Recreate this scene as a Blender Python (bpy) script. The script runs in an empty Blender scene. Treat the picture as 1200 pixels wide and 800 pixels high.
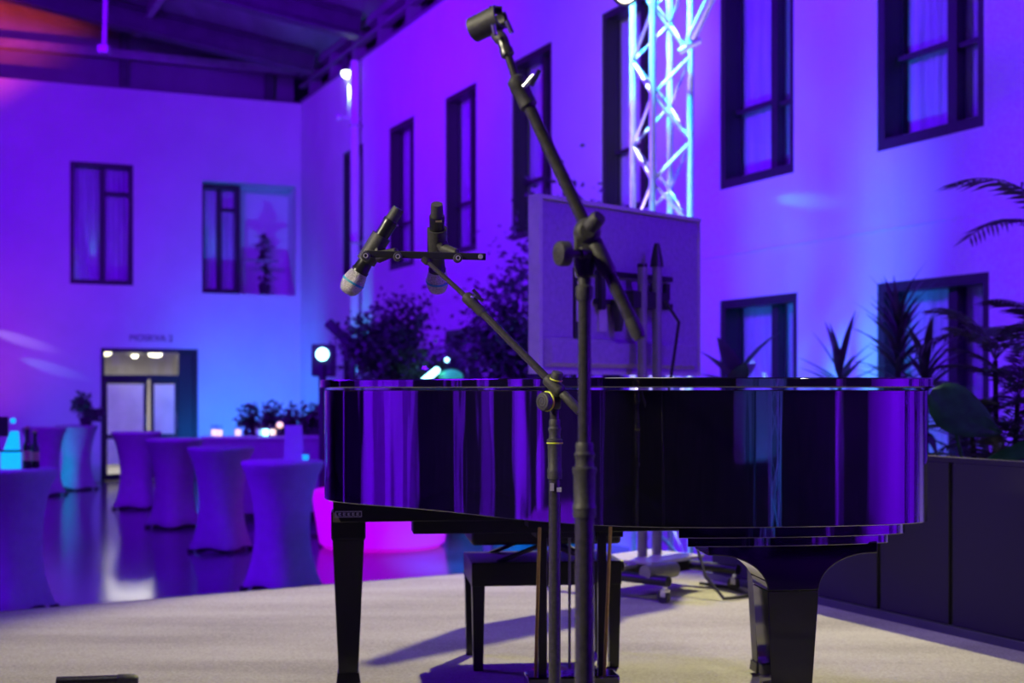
import bpy, bmesh, math, random
from mathutils import Vector, Matrix, Euler
random.seed(7)
S = bpy.context.scene
COL = S.collection
R = math.radians
PI = math.pi
SZ = 0.74                      # stage height above the hall floor
CZ = 1.71                      # eye height above the hall floor

# ------------------------------------------------------------ camera
cd = bpy.data.cameras.new('camera'); cam = bpy.data.objects.new('camera', cd); COL.objects.link(cam)
cam.location = (0, 0, CZ); cam.rotation_euler = (R(90), 0, 0)
cd.sensor_width = 36; cd.lens = 48; cd.shift_y = 56/1200
cd.dof.use_dof = True; cd.dof.focus_distance = 3.1; cd.dof.aperture_fstop = 4.2
cd.clip_start = 0.05; cd.clip_end = 200
S.camera = cam
S.view_settings.view_transform = 'Standard'; S.view_settings.look = 'None'
S.view_settings.gamma = 1; S.view_settings.use_curve_mapping = False
S.view_settings.exposure = 0.0

# ------------------------------------------------------------ world and lights
w = bpy.data.worlds.new('world'); S.world = w; w.use_nodes = True
w.node_tree.nodes['Background'].inputs[0].default_value = (0.06, 0.0, 0.5, 1)
w.node_tree.nodes['Background'].inputs[1].default_value = 0.02

def aim(o, target):
    d = Vector(target) - o.location
    o.rotation_euler = d.to_track_quat('-Z', 'Y').to_euler()
def spot(name, loc, target, color, power, angle=60, blend=0.5, radius=0.08):
    l = bpy.data.lights.new(name, 'SPOT'); l.color = color; l.energy = power
    l.spot_size = R(angle); l.spot_blend = blend; l.shadow_soft_size = radius
    o = bpy.data.objects.new(name, l); COL.objects.link(o); o.location = loc; aim(o, target); return o
def area(name, loc, target, color, power, sx, sy, spread=180):
    l = bpy.data.lights.new(name, 'AREA'); l.color = color; l.energy = power
    l.shape = 'RECTANGLE'; l.size = sx; l.size_y = sy; l.spread = R(spread)
    o = bpy.data.objects.new(name, l); COL.objects.link(o); o.location = loc; aim(o, target); return o
VIOLET = (0.155, 0.0, 1.0)
INDIGO = (0.115, 0.0, 1.0)
AZURE = (0.0, 0.24, 1.0)
CYAN = (0.0, 0.62, 1.0)
WARM = (1.0, 0.90, 0.66)
area('wash_right_wall', (-8.5, 9.0, 6.8), (2.6, 12.0, 4.2), INDIGO, 830, 4, 1.5, 104)
area('wash_right_near', (-2.0, -4.5, 7.2), (7.6, -0.5, 2.4), VIOLET, 650, 3, 1.5, 62)
area('wash_back_wall', (-5.5, 13.0, 7.2), (-7.0, 25.0, 3.2), VIOLET, 540, 4, 1.5, 120)
area('wash_hall', (-9.0, 6.0, 7.4), (-3.5, 13.0, 0.5), INDIGO, 80, 4, 2, 110)
area('wash_rear_hall', (-3.0, 3.0, 7.3), (-8.0, 1.5, 1.0), VIOLET, 1000, 3, 1.5, 100)
spot('wash_roof', (-7.5, 9.5, 1.4), (-2.8, 20.5, 8.7), (.17, 0.0, 1.0), 9000, 46, 1.0, 0.2)
area('stage_shadow_fill', (-0.5, 3.6, 7.6), (0.0, 4.6, 0.0), (1.0, .93, .85), 12, 2.5, 2.5, 70)  # added soft fill without a fixture, lifts the carpet shadows
spot('azure_truss_uplight', (1.0, 9.6, 2.1), (2.35, 12.2, 3.2), AZURE, 330, 95, 1.0)
spot('azure_back_uplight', (-4.9, 24.0, 0.3), (-5.0, 26.4, 1.7), AZURE, 420, 100, 1.0)
spot('azure_planter_light', (0.0, 9.3, 2.2), (0.05, 13.2, 0.0), (0.0, 0.22, 1.0), 5500, 34, 1.0)
spot('red_hall_light', (-12.0, 15.0, 1.5), (-9.9, 24.9, 9.25), (1.0, 0.07, 0.06), 11000, 22, 1.0)
spot('orange_wall_light', (-10.4, 21.5, 0.6), (-9.8, 24.5, 2.3), (1.0, 0.14, 0.08), 130, 52, 1.0)
spot('stage_key', (1.55, 9.4, 7.0), (0.0, 5.2, 0.74), (1.0, .92, .45), 2900, 33, 0.4, 0.10)
spot('stage_front', (-4.6, 0.6, 4.3), (0.15, 2.6, 1.75), WARM, 1500, 27, 0.6, 0.12)
spot('stage_front_right', (3.4, 0.4, 6.2), (1.3, 4.6, 0.74), WARM, 400, 25, 0.7, 0.15)
spot('violet_display_light', (4.6, 0.6, 5.4), (0.55, 6.5, 2.25), INDIGO, 1900, 20, 0.6, 0.2)

spot('violet_stand_light', (3.3, 2.3, 2.7), (0.1, 2.4, 1.6), INDIGO, 260, 38, 0.8, 0.15)

# ------------------------------------------------------------ helpers
class MB:
    def __init__(s): s.v = []; s.f = []; s.sm = []
    def add(s, vs, fs, smooth=False):
        n = len(s.v); s.v += [tuple(v) for v in vs]
        for f in fs: s.f.append(tuple(i+n for i in f)); s.sm.append(smooth)
    def box(s, c, d, M=None):
        x, y, z = (k/2 for k in d); c = Vector(c)
        vs = [Vector((sx*x, sy*y, sz*z)) for sx in (-1, 1) for sy in (-1, 1) for sz in (-1, 1)]
        vs = [(M @ v if M else v) + c for v in vs]
        s.add(vs, [(0,1,3,2),(4,6,7,5),(0,4,5,1),(2,3,7,6),(0,2,6,4),(1,5,7,3)])
    def span(s, a, b):
        s.box([(a[i]+b[i])/2 for i in range(3)], [abs(b[i]-a[i]) for i in range(3)])
    def cyl(s, p0, p1, r0, r1=None, n=16, caps=True):
        r1 = r0 if r1 is None else r1
        s.chain([p0, p1], [r0, r1], n, caps)
    def chain(s, pts, rad, n=12, caps=True):
        pts = [Vector(p) for p in pts]; vs = []; m = len(pts)
        if not hasattr(rad, '__len__'): rad = [rad]*m
        up = None
        for i, p in enumerate(pts):
            d = (pts[min(i+1, m-1)] - pts[max(i-1, 0)]).normalized()
            if up is None:
                a = Vector((0, 0, 1)) if abs(d.z) < .9 else Vector((1, 0, 0))
                up = (a - d*a.dot(d)).normalized()
            else:
                up = (up - d*up.dot(d)).normalized()
            q = d.cross(up)
            for k in range(n):
                t = 2*PI*k/n; vs.append(p + (up*math.cos(t) + q*math.sin(t))*rad[i])
        fs = [(i*n+k, i*n+(k+1) % n, (i+1)*n+(k+1) % n, (i+1)*n+k) for i in range(m-1) for k in range(n)]
        s.add(vs, fs, True)
        if caps:
            s.add(vs[:n], [tuple(range(n))[::-1]]); s.add(vs[-n:], [tuple(range(n))])
    def prof(s, p0, p1, pr, n=20):
        """turned shape along p0->p1: pr = [(fraction, radius)...], hard steps allowed"""
        p0, p1 = Vector(p0), Vector(p1); d = (p1-p0); u = d.normalized()
        a = Vector((0, 0, 1)) if abs(u.z) < .9 else Vector((1, 0, 0))
        e = (a - u*a.dot(u)).normalized(); q = u.cross(e); vs = []
        for f, r in pr:
            for k in range(n):
                t = 2*PI*k/n; vs.append(p0 + d*f + (e*math.cos(t)+q*math.sin(t))*r)
        m = len(pr)
        fs = [(i*n+k, i*n+(k+1) % n, (i+1)*n+(k+1) % n, (i+1)*n+k) for i in range(m-1) for k in range(n)]
        fs += [tuple(range(n))[::-1], tuple(range((m-1)*n, m*n))]
        s.add(vs, fs, True)
    def sphere(s, c, r, nu=16, nv=10, sc=(1, 1, 1)):
        c = Vector(c); vs = []; fs = []
        for j in range(nv+1):
            ph = PI*j/nv
            for i in range(nu):
                t = 2*PI*i/nu
                vs.append(c + Vector((r*sc[0]*math.sin(ph)*math.cos(t), r*sc[1]*math.sin(ph)*math.sin(t), r*sc[2]*math.cos(ph))))
        for j in range(nv):
            for i in range(nu):
                fs.append((j*nu+i, (j+1)*nu+i, (j+1)*nu+(i+1) % nu, j*nu+(i+1) % nu))
        s.add(vs, fs, True)
    def prism(s, out, z0, z1, smooth=False, caps=True):
        n = len(out)
        vs = [(x, y, z0) for x, y in out] + [(x, y, z1) for x, y in out]
        s.add(vs, [(i, (i+1) % n, n+(i+1) % n, n+i) for i in range(n)], smooth)
        if caps: s.add(vs, [tuple(range(n))[::-1], tuple(range(n, 2*n))])
    def ring(s, c, axis, r, t, n=24, m=8):
        c = Vector(c); u = Vector(axis).normalized(); a = Vector((0, 0, 1)) if abs(u.z) < .9 else Vector((1, 0, 0))
        e = (a-u*a.dot(u)).normalized(); q = u.cross(e); vs = []
        for i in range(n):
            A = 2*PI*i/n; rd = e*math.cos(A)+q*math.sin(A)
            for j in range(m):
                B = 2*PI*j/m; vs.append(c + rd*(r+t*math.cos(B)) + u*t*math.sin(B))
        fs = [(i*m+j, ((i+1) % n)*m+j, ((i+1) % n)*m+(j+1) % m, i*m+(j+1) % m) for i in range(n) for j in range(m)]
        s.add(vs, fs, True)
    def mesh(s, name, mat, angle=40):
        me = bpy.data.meshes.new(name); me.from_pydata(s.v, [], s.f)
        bm = bmesh.new(); bm.from_mesh(me)
        bmesh.ops.remove_doubles(bm, verts=bm.verts, dist=1e-6)
        bmesh.ops.recalc_face_normals(bm, faces=bm.faces); bm.to_mesh(me); bm.free()
        me.polygons.foreach_set('use_smooth', [True]*len(me.polygons))
        me.set_sharp_from_angle(angle=R(angle))
        if mat: me.materials.append(mat)
        return me
    def rawmesh(s, name, mat):
        me = bpy.data.meshes.new(name); me.from_pydata(s.v, [], s.f)
        if mat: me.materials.append(mat)
        return me
    def build(s, name, mat, parent=None, bevel=0, angle=40, raw=False):
        me = s.rawmesh(name, mat) if raw else s.mesh(name, mat, angle)
        o = bpy.data.objects.new(name, me); COL.objects.link(o)
        if parent: o.parent = parent
        if bevel:
            m = o.modifiers.new('bevel', 'BEVEL'); m.width = bevel; m.segments = 2; m.limit_method = 'ANGLE'; m.angle_limit = R(35)
        return o
def tag(o, label=None, cat=None, group=None, kind=None):
    if label: o['label'] = label
    if cat: o['category'] = cat
    if group: o['group'] = group
    if kind: o['kind'] = kind
    return o
def empty(name, loc=(0, 0, 0), rz=0, label=None, cat=None, group=None, kind=None, parent=None):
    o = bpy.data.objects.new(name, None); COL.objects.link(o); o.location = loc; o.rotation_euler = (0, 0, rz)
    o.empty_display_size = .1
    if parent: o.parent = parent
    return tag(o, label, cat, group, kind)
def copy_tree(o, parent=None):
    c = o.copy(); COL.objects.link(c)
    if parent: c.parent = parent
    for ch in list(o.children): copy_tree(ch, c)
    return c
def at(px, py, Y): return Vector(((px-600)/1600*Y, Y, CZ-(py-456)/1600*Y))

def mat(name, col, rough=.5, metal=0., spec=.5, noise=0., nscale=20., bump=0., bscale=60., coat=0., emit=None, es=0., alpha=None, stretch=None):
    m = bpy.data.materials.new(name); m.use_nodes = True; nt = m.node_tree; b = nt.nodes['Principled BSDF']
    b.inputs['Base Color'].default_value = (*col, 1); b.inputs['Roughness'].default_value = rough
    b.inputs['Metallic'].default_value = metal; b.inputs['Specular IOR Level'].default_value = spec
    b.inputs['Coat Weight'].default_value = coat; b.inputs['Coat Roughness'].default_value = .03
    tc = nt.nodes.new('ShaderNodeTexCoord'); mp = nt.nodes.new('ShaderNodeMapping')
    nt.links.new(tc.outputs['Object'], mp.inputs['Vector'])
    if stretch: mp.inputs['Scale'].default_value = stretch
    if noise or not (bump or emit):
        n = nt.nodes.new('ShaderNodeTexNoise'); n.inputs['Scale'].default_value = nscale; n.inputs['Detail'].default_value = 4
        nt.links.new(mp.outputs[0], n.inputs['Vector'])
        r = nt.nodes.new('ShaderNodeValToRGB'); k = max(noise, .04)
        r.color_ramp.elements[0].position = .3; r.color_ramp.elements[1].position = .7
        r.color_ramp.elements[0].color = (*[c*(1-k) for c in col], 1); r.color_ramp.elements[1].color = (*[min(1, c*(1+k)) for c in col], 1)
        nt.links.new(n.outputs['Fac'], r.inputs[0]); nt.links.new(r.outputs[0], b.inputs['Base Color'])
    if bump:
        n2 = nt.nodes.new('ShaderNodeTexNoise'); n2.inputs['Scale'].default_value = bscale; n2.inputs['Detail'].default_value = 3
        nt.links.new(mp.outputs[0], n2.inputs['Vector'])
        bp = nt.nodes.new('ShaderNodeBump'); bp.inputs['Strength'].default_value = bump; bp.inputs['Distance'].default_value = .01
        nt.links.new(n2.outputs['Fac'], bp.inputs['Height']); nt.links.new(bp.outputs[0], b.inputs['Normal'])
    if emit:
        b.inputs['Emission Color'].default_value = (*emit, 1); b.inputs['Emission Strength'].default_value = es
    return m
def glass(name, tint=(1, 1, 1), f0=.045, rough=0.0):
    m = bpy.data.materials.new(name); m.use_nodes = True; nt = m.node_tree
    for n in list(nt.nodes): nt.nodes.remove(n)
    o = nt.nodes.new('ShaderNodeOutputMaterial'); mx = nt.nodes.new('ShaderNodeMixShader')
    t = nt.nodes.new('ShaderNodeBsdfTransparent'); g = nt.nodes.new('ShaderNodeBsdfGlossy'); lw = nt.nodes.new('ShaderNodeLayerWeight')
    pw = nt.nodes.new('ShaderNodeMath'); pw.operation = 'POWER'; pw.inputs[1].default_value = 4
    ma = nt.nodes.new('ShaderNodeMath'); ma.operation = 'MULTIPLY_ADD'; ma.inputs[1].default_value = .7; ma.inputs[2].default_value = f0
    lw.inputs[0].default_value = .5
    nt.links.new(lw.outputs['Facing'], pw.inputs[0]); nt.links.new(pw.outputs[0], ma.inputs[0])
    t.inputs[0].default_value = (*tint, 1); g.inputs['Roughness'].default_value = rough
    nt.links.new(ma.outputs[0], mx.inputs[0]); nt.links.new(t.outputs[0], mx.inputs[1]); nt.links.new(g.outputs[0], mx.inputs[2])
    nt.links.new(mx.outputs[0], o.inputs[0]); return m

M = dict(
    wall=mat('white_plaster', (.78, .78, .80), .75, noise=.05, nscale=1.2, bump=.06, bscale=40),
    dark=mat('dark_wall', (.10, .10, .11), .8, noise=.2, nscale=2),
    fascia=mat('grey_fascia', (.22, .21, .24), .7, noise=.15, nscale=1.5),
    roof=mat('roof_deck', (.20, .19, .21), .7, noise=.25, nscale=2.5, stretch=(1, .2, 1)),
    steel=mat('dark_steel', (.07, .07, .08), .5, noise=.2, nscale=4),
    steel_l=mat('grey_steel', (.32, .30, .32), .5, noise=.2, nscale=4),
    floor=mat('polished_floor', (.13, .125, .14), .16, noise=.25, nscale=1.4, bump=.02, bscale=3),
    frame=mat('window_frame_dark', (.035, .033, .037), .45, noise=.1),
    curtain=mat('curtain_cloth', (.85, .85, .88), .9, noise=.15, nscale=6, stretch=(4, 4, .3)),
    glass=glass('window_glass', (.90, .90, .94)),
    clear=glass('clear_glass', (.95, .97, 1)),
    black=mat('piano_lacquer', (.0035, .0035, .004), .045, spec=.6, coat=1.0, noise=.3, nscale=300, bump=.55, bscale=5, stretch=(1, 1, .10)),
    blackflat=mat('black_satin_wood', (.008, .008, .008), .32, noise=.2, nscale=50, bump=.03, bscale=90),
    black2=mat('leg_lacquer', (.0035, .0035, .004), .06, spec=.5, coat=.2, noise=.3, nscale=300, bump=.03, bscale=5),
    brass=mat('aged_brass', (.42, .27, .11), .35, metal=.9, noise=.15, nscale=80),
    steelb=mat('bright_steel', (.7, .7, .7), .25, metal=1, noise=.05),
    leather=mat('black_leather', (.012, .012, .013), .45, noise=.2, bump=.15, bscale=180),
    std=mat('black_powder_coat', (.040, .038, .035), .24, spec=.6, noise=.25, nscale=120, bump=.04, bscale=500),
    rubber=mat('black_rubber', (.042, .041, .037), .55, noise=.3, nscale=150, bump=.1, bscale=300),
    yellow=mat('yellow_green_ring', (.62, .72, .02), .45, noise=.06),
    grille=mat('silver_mesh', (.46, .44, .40), .38, metal=.55, noise=.45, nscale=420, bump=.5, bscale=420),
    band=mat('blue_band', (.03, .33, .42), .4, noise=.05),
    micbody=mat('mic_body_black', (.012, .012, .013), .28, noise=.2, nscale=60),
    wear=mat('worn_metal', (.55, .46, .28), .35, metal=.8, noise=.3, nscale=120),
    tv=mat('tv_back_plastic', (.30, .21, .36), .5, noise=.12, nscale=40, bump=.05, bscale=250),
    tvrim=mat('tv_rim_grey', (.46, .44, .43), .4, noise=.08),
    mount=mat('mount_black', (.014, .014, .015), .45, noise=.2),
    column=mat('column_grey', (.20, .20, .18), .4, metal=.3, noise=.1),
    white=mat('white_print', (.8, .8, .8), .6, noise=.04),
    pink=mat('pink_dot', (.75, .45, .55), .6, noise=.04),
    alu=mat('truss_aluminium', (.80, .80, .82), .38, metal=.15, noise=.08, nscale=30),
    spandex=mat('stretch_cover', (.42, .41, .44), .8, noise=.06, nscale=12, bump=.05, bscale=200),
    foot=mat('foot_black', (.02, .02, .02), .5, noise=.1),
    leaf=mat('leaf_dark', (.085, .095, .085), .55, noise=.4, nscale=6),
    leaf2=mat('leaf_mid', (.12, .14, .12), .55, noise=.4, nscale=6),
    leafg=mat('leaf_green', (.020, .12, .035), .4, noise=.35, nscale=18),
    trunk=mat('bark', (.05, .04, .035), .85, noise=.3, bump=.3),
    pot=mat('pot_dark', (.05, .05, .055), .5, noise=.1),
    magenta=mat('glowing_pot', (.7, .1, .6), .4, emit=(.56, .0, .70), es=.8),
    panel=mat('panel_black_cloth', (.022, .020, .026), .85, noise=.35, nscale=350, bump=.2, bscale=600),
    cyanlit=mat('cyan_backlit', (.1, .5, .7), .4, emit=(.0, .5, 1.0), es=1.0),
    card=mat('menu_card', (.55, .55, .62), .7, noise=.04),
    bottle=mat('dark_bottle', (.015, .012, .01), .15, noise=.2),
    blush=mat('bottle_top_gold', (.65, .42, .25), .35, metal=.4, noise=.1),
    lampw=mat('lamp_white', (1, 1, 1), .4, emit=(1, .95, .8), es=9),
    lampwarm=mat('lamp_warm', (1, 1, 1), .4, emit=(1, .9, .55), es=4),
    lampcy=mat('lamp_cyan', (1, 1, 1), .4, emit=(.35, .95, 1), es=6),
    lampgrn=mat('lamp_green', (1, 1, 1), .4, emit=(.85, 1, .6), es=9),
    lampgn=mat('lamp_green_dim', (.1, .5, .3), .4, emit=(.02, .35, .25), es=.8),
    candle=mat('candle_glow', (1, .8, .6), .4, emit=(1, .62, .4), es=1.6),
    lobby=mat('lobby_wall', (.42, .40, .42), .8, noise=.15, nscale=1.5),
    frost=mat('bright_pane_sheet', (.88, .86, .9), .7, noise=.12, nscale=3),
    letter=mat('sign_letter', (.12, .12, .14), .6, noise=.05),
    cable=mat('cable_black', (.012, .012, .012), .5, noise=.1),
    key=mat('key_white', (.8, .8, .78), .3, noise=.02),
)
# carpet: woven grey-beige
def carpet():
    m = bpy.data.materials.new('stage_carpet'); m.use_nodes = True; nt = m.node_tree; b = nt.nodes['Principled BSDF']
    b.inputs['Roughness'].default_value = .95; b.inputs['Specular IOR Level'].default_value = .1
    tc = nt.nodes.new('ShaderNodeTexCoord')
    n1 = nt.nodes.new('ShaderNodeTexNoise'); n1.inputs['Scale'].default_value = 1.6; n1.inputs['Detail'].default_value = 5
    n2 = nt.nodes.new('ShaderNodeTexNoise'); n2.inputs['Scale'].default_value = 110; n2.inputs['Detail'].default_value = 3
    mp = nt.nodes.new('ShaderNodeMapping'); mp.inputs['Scale'].default_value = (.5, 2.2, 1); mp.inputs['Rotation'].default_value = (0, 0, .3)
    nt.links.new(tc.outputs['Object'], mp.inputs[0]); nt.links.new(mp.outputs[0], n1.inputs[0]); nt.links.new(tc.outputs['Object'], n2.inputs[0])
    ad = nt.nodes.new('ShaderNodeMath'); ad.operation = 'ADD'
    nt.links.new(n1.outputs['Fac'], ad.inputs[0]); nt.links.new(n2.outputs['Fac'], ad.inputs[1])
    hf = nt.nodes.new('ShaderNodeMath'); hf.operation = 'MULTIPLY'; hf.inputs[1].default_value = .5; nt.links.new(ad.outputs[0], hf.inputs[0])
    r = nt.nodes.new('ShaderNodeValToRGB'); r.color_ramp.elements[0].position = .36; r.color_ramp.elements[1].position = .64
    r.color_ramp.elements[0].color = (.26, .245, .225, 1); r.color_ramp.elements[1].color = (.44, .42, .38, 1)
    nt.links.new(hf.outputs[0], r.inputs[0]); nt.links.new(r.outputs[0], b.inputs['Base Color'])
    bp = nt.nodes.new('ShaderNodeBump'); bp.inputs['Strength'].default_value = .35; bp.inputs['Distance'].default_value = .006
    nt.links.new(n2.outputs['Fac'], bp.inputs['Height']); nt.links.new(bp.outputs[0], b.inputs['Normal'])
    return m
M['carpet'] = carpet()
M['frost'].node_tree.nodes['Principled BSDF'].inputs['Transmission Weight'].default_value = .4
_b = M['black'].node_tree.nodes['Principled BSDF']; _b.inputs['IOR'].default_value = 2.1; _b.inputs['Coat IOR'].default_value = 1.9

# ------------------------------------------------------------ the hall
TH = R(24); D2 = Vector((math.cos(TH), math.sin(TH), 0)); E1 = Vector((math.sin(TH), -math.cos(TH), 0))
C0 = Vector((-4.185, 27, 0))
LB = 22.0; LR = 36.0; WH = 7.35; TK = .32
def hall(t, s, z=0):            # t along right wall towards the camera, s to the left of it
    return C0 + E1*t - D2*s + Vector((0, 0, z))
RZR = math.atan2(E1.y, E1.x); RZB = TH
def wall(name, origin, rz, L, H, holes, m, th=TK):
    xs = sorted(set([0, L] + [h[0] for h in holes] + [h[1] for h in holes]))
    zs = sorted(set([0, H] + [h[2] for h in holes] + [h[3] for h in holes]))
    inside = lambda i, j: any(h[0]-1e-6 <= xs[i] and xs[i+1] <= h[1]+1e-6 and h[2]-1e-6 <= zs[j] and zs[j+1] <= h[3]+1e-6 for h in holes)
    b = MB()
    for i in range(len(xs)-1):
        for j in range(len(zs)-1):
            if inside(i, j): continue
            x0, x1, z0, z1 = xs[i], xs[i+1], zs[j], zs[j+1]
            b.add([(x0, 0, z0), (x1, 0, z0), (x1, 0, z1), (x0, 0, z1)], [(0, 1, 2, 3)])
            b.add([(x0, th, z0), (x1, th, z0), (x1, th, z1), (x0, th, z1)], [(3, 2, 1, 0)])
    for x0, x1, z0, z1 in list(holes):
        b.add([(x0, 0, z0), (x0, th, z0), (x0, th, z1), (x0, 0, z1)], [(0, 1, 2, 3)])
        b.add([(x1, 0, z0), (x1, th, z0), (x1, th, z1), (x1, 0, z1)], [(3, 2, 1, 0)])
        b.add([(x0, 0, z1), (x1, 0, z1), (x1, th, z1), (x0, th, z1)], [(3, 2, 1, 0)])
        b.add([(x0, 0, z0), (x1, 0, z0), (x1, th, z0), (x0, th, z0)], [(0, 1, 2, 3)])
    b.add([(0, 0, H), (L, 0, H), (L, th, H), (0, th, H)], [(0, 1, 2, 3)])
    b.add([(0, 0, 0), (0, th, 0), (0, th, H), (0, 0, H)], [(0, 1, 2, 3)])
    b.add([(L, 0, 0), (L, th, 0), (L, th, H), (L, 0, H)], [(0, 1, 2, 3)])
    o = b.build(name, m); o.location = origin; o.rotation_euler.z = rz; o['kind'] = 'structure'
    return o
W0 = [2.85, 5.40, 7.90, 10.28, 12.76, 15.20, 17.52, 19.97, 22.40, 24.85, 27.30]
WW = 1.19
upper = [(t, t+WW, 3.62, 5.92) for t in W0]
lower = [(t, t+WW+.05, .35, 2.56) for t in W0]
wall_r = wall('wall_right', C0, RZR, LR, WH, upper+lower, M['wall'])
BO = C0 - D2*LB
bx = lambda s: LB - s
back_holes = [(bx(4.36), bx(3.22), 3.66, 5.93), (bx(1.93), bx(.09), 3.56, 5.72), (bx(3.81), bx(2.01), 0.0, 2.48), (bx(9.3), bx(8.1), 3.66, 5.93)]
wall_b = wall('wall_back', BO, RZB, LB, WH, back_holes, M['wall'])
wall('wall_left', hall(LR, LB), RZR+PI, LR, 10.2, [], M['dark'])
wall('wall_front', hall(LR, 0), RZB+PI, LB, 10.2, [], M['dark'])
b = MB(); pts = [hall(-1, -1), hall(LR, -1), hall(LR, LB), hall(-1, LB)]
b.add([p+Vector((0, 0, z)) for z in (-.1, 0) for p in pts], [(0,1,2,3),(7,6,5,4),(0,4,5,1),(1,5,6,2),(2,6,7,3),(3,7,4,0)])
tag(b.build('floor', M['floor']), kind='structure')
# faint joint line in the plaster, and its own raised band
b = MB(); b.span((0, -.012, 2.98), (LR, .02, 3.0)); o = b.build('trim_1', M['wall']); o.location = C0; o.rotation_euler.z = RZR; o['kind'] = 'structure'

# roof: shed roof rising to the left, fascia, eave beams, rafters
def rz_(s): return 8.0 + .14*s
b = MB()
q = [hall(-.6, -.6, rz_(-.6)), hall(LR, -.6, rz_(-.6)), hall(LR, LB, rz_(LB)), hall(-.6, LB, rz_(LB))]
b.add(q + [p+Vector((0, 0, .2)) for p in q], [(0,1,2,3),(7,6,5,4),(0,4,5,1),(1,5,6,2),(2,6,7,3),(3,7,4,0)])
ceil = b.build('ceiling', M['roof']); ceil['kind'] = 'structure'
def beam(p0, p1, wd, ht, name, m, parent):
    p0, p1 = Vector(p0), Vector(p1); d = (p1-p0); L = d.length; d.normalize()
    sd = Vector((0, 0, 1)).cross(d).normalized(); up = d.cross(sd)
    Mx = Matrix((d, sd, up)).transposed()
    mb = MB(); mb.box((p0+p1)/2, (L, wd, .04), Mx)
    mb.box((p0+p1)/2+up*(ht/2), (L, wd*.2, ht), Mx); mb.box((p0+p1)/2+up*ht, (L, wd, .04), Mx)
    return mb.build(name, m, parent)
for t in (1.6, 4.4, 7.2, 10.0, 12.8, 15.6, 18.4, 21.2):
    beam(hall(t, .2, rz_(.2)-.42), hall(t, LB-.4, rz_(LB-.4)-.42), .28, .36, 'rafter', M['steel'], ceil)
for s in (3.2, 6.4, 9.6, 12.8):
    beam(hall(.3, s, rz_(s)-.16), hall(24, s, rz_(s)-.16), .12, .12, 'purlin', M['steel_l'], ceil)
# clerestory strips with posts above both walls
b = MB(); b.span((0, .5, WH-.05), (LB, .58, WH+4)); f = b.build('wall_clerestory_back', M['fascia']); f.location = BO; f.rotation_euler.z = RZB; f['kind'] = 'structure'
b = MB(); b.span((-.4, .5, WH-.05), (LR, .58, WH+.75)); f2 = b.build('wall_clerestory_right', M['dark']); f2.location = C0; f2.rotation_euler.z = RZR; f2['kind'] = 'structure'
b = MB(); b.span((0, -.02, WH+.52), (LR, .2, WH+.66)); b.span((0, -.02, WH), (LR, .25, WH+.05)); b.span((0, -.02, WH+.30), (LR, .1, WH+.36))
e = b.build('eave_beam', M['fascia'], f2)
for i in range(16):
    b = MB(); b.span((.6+i*1.4, .0, WH), (.78+i*1.4, .2, WH+.6)); b.build('post', M['fascia'], f2)
for x in (21.4, 18.6, 14.0, 9.5):
    b = MB(); b.span((x, .3, WH), (x+.14, .5, WH+1.9)); b.build('post', M['steel'], f)
b = MB(); b.span((0, .22, WH+.62), (LB, .48, WH+.78)); b.build('beam', M['steel_l'], f)
b = MB(); b.span((0, .1, WH-.02), (LB, .45, WH+.05)); b.build('coping', M['fascia'], f)

# windows ------------------------------------------------------------
def curtain_mb(x0, x1, z0, z1, y, amp, k):
    b = MB(); n = max(16, int((x1-x0)*70)); vs = []
    for i in range(n+1):
        x = x0+(x1-x0)*i/n; yy = y+amp*math.sin(i*.9+k)+amp*.5*math.sin(i*.37+k*2)
        vs += [(x, yy, z0), (x, yy, z1)]
    b.add(vs, [(2*i, 2*i+2, 2*i+3, 2*i+1) for i in range(n)], True); return b
wn = [0]
def window(origin, rz, x0, x1, z0, z1, split=.62, bars=(.32, .30), transom=None, flip=False, cur=(0, 1), deep=.11):
    wn[0] += 1
    P = Vector(origin) + Euler((0, 0, rz)).to_matrix() @ Vector((x0, 0, z0))
    r = empty('window_%d' % wn[0], P, rz, kind='structure')
    W, H = x1-x0, z1-z0; fw = .075; y0, y1 = deep, deep+.09
    b = MB(); b.span((0, y0-.1, 0), (fw, y1, H)); b.span((W-fw, y0-.1, 0), (W, y1, H))
    b.span((fw, y0-.1, H-fw), (W-fw, y1, H)); b.span((fw, y0-.1, 0), (W-fw, y1, fw*1.2))
    b.build('window_frame', M['frame'], r)
    xm = W*split
    b = MB(); b.span((xm-.05, y0, fw*1.2), (xm+.05, y1, H-fw)); b.build('mullion', M['frame'], r)
    for (a0, a1, fr) in ((fw, xm-.05, bars[0]), (xm+.05, W-fw, bars[1])):
        if fr:
            b = MB(); b.span((a0, y0+.02, H*fr-.02), (a1, y1-.02, H*fr+.02)); b.build('glazing_bar', M['frame'], r)
    if transom:
        b = MB(); b.span((xm+.05, y0, H*transom-.03), (W-fw, y1, H*transom+.03)); b.build('transom_bar', M['frame'], r)
    for a0, a1 in ((fw, xm-.05), (xm+.05, W-fw)):
        b = MB(); b.span((a0, y0+.04, fw), (a1, y0+.05, H-fw)); b.build('pane', M['glass'], r)
    curtain_mb(fw, W-fw, .03, H-.03, y1+.035, .014, wn[0]).build('curtain', M['curtain'], r, angle=180)
    b = MB(); b.span((-.05, y1+.2, -.05), (W+.05, y1+.24, H+.05)); b.build('backing', M['dark'], r)
    b = MB(); b.span((0.0, .0, .0), (W, y1, .02)); b.build('window_sill', M['frame'], r)
    return r
for i, h in enumerate(upper): window(C0, RZR, *h)
for i, h in enumerate(lower): window(C0, RZR, *h, split=.6, bars=(0, .55), transom=None)
window(BO, RZB, *back_holes[0], split=.52, bars=(0, 0), transom=.76)
NB = Vector((-D2.y, D2.x, 0))
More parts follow.
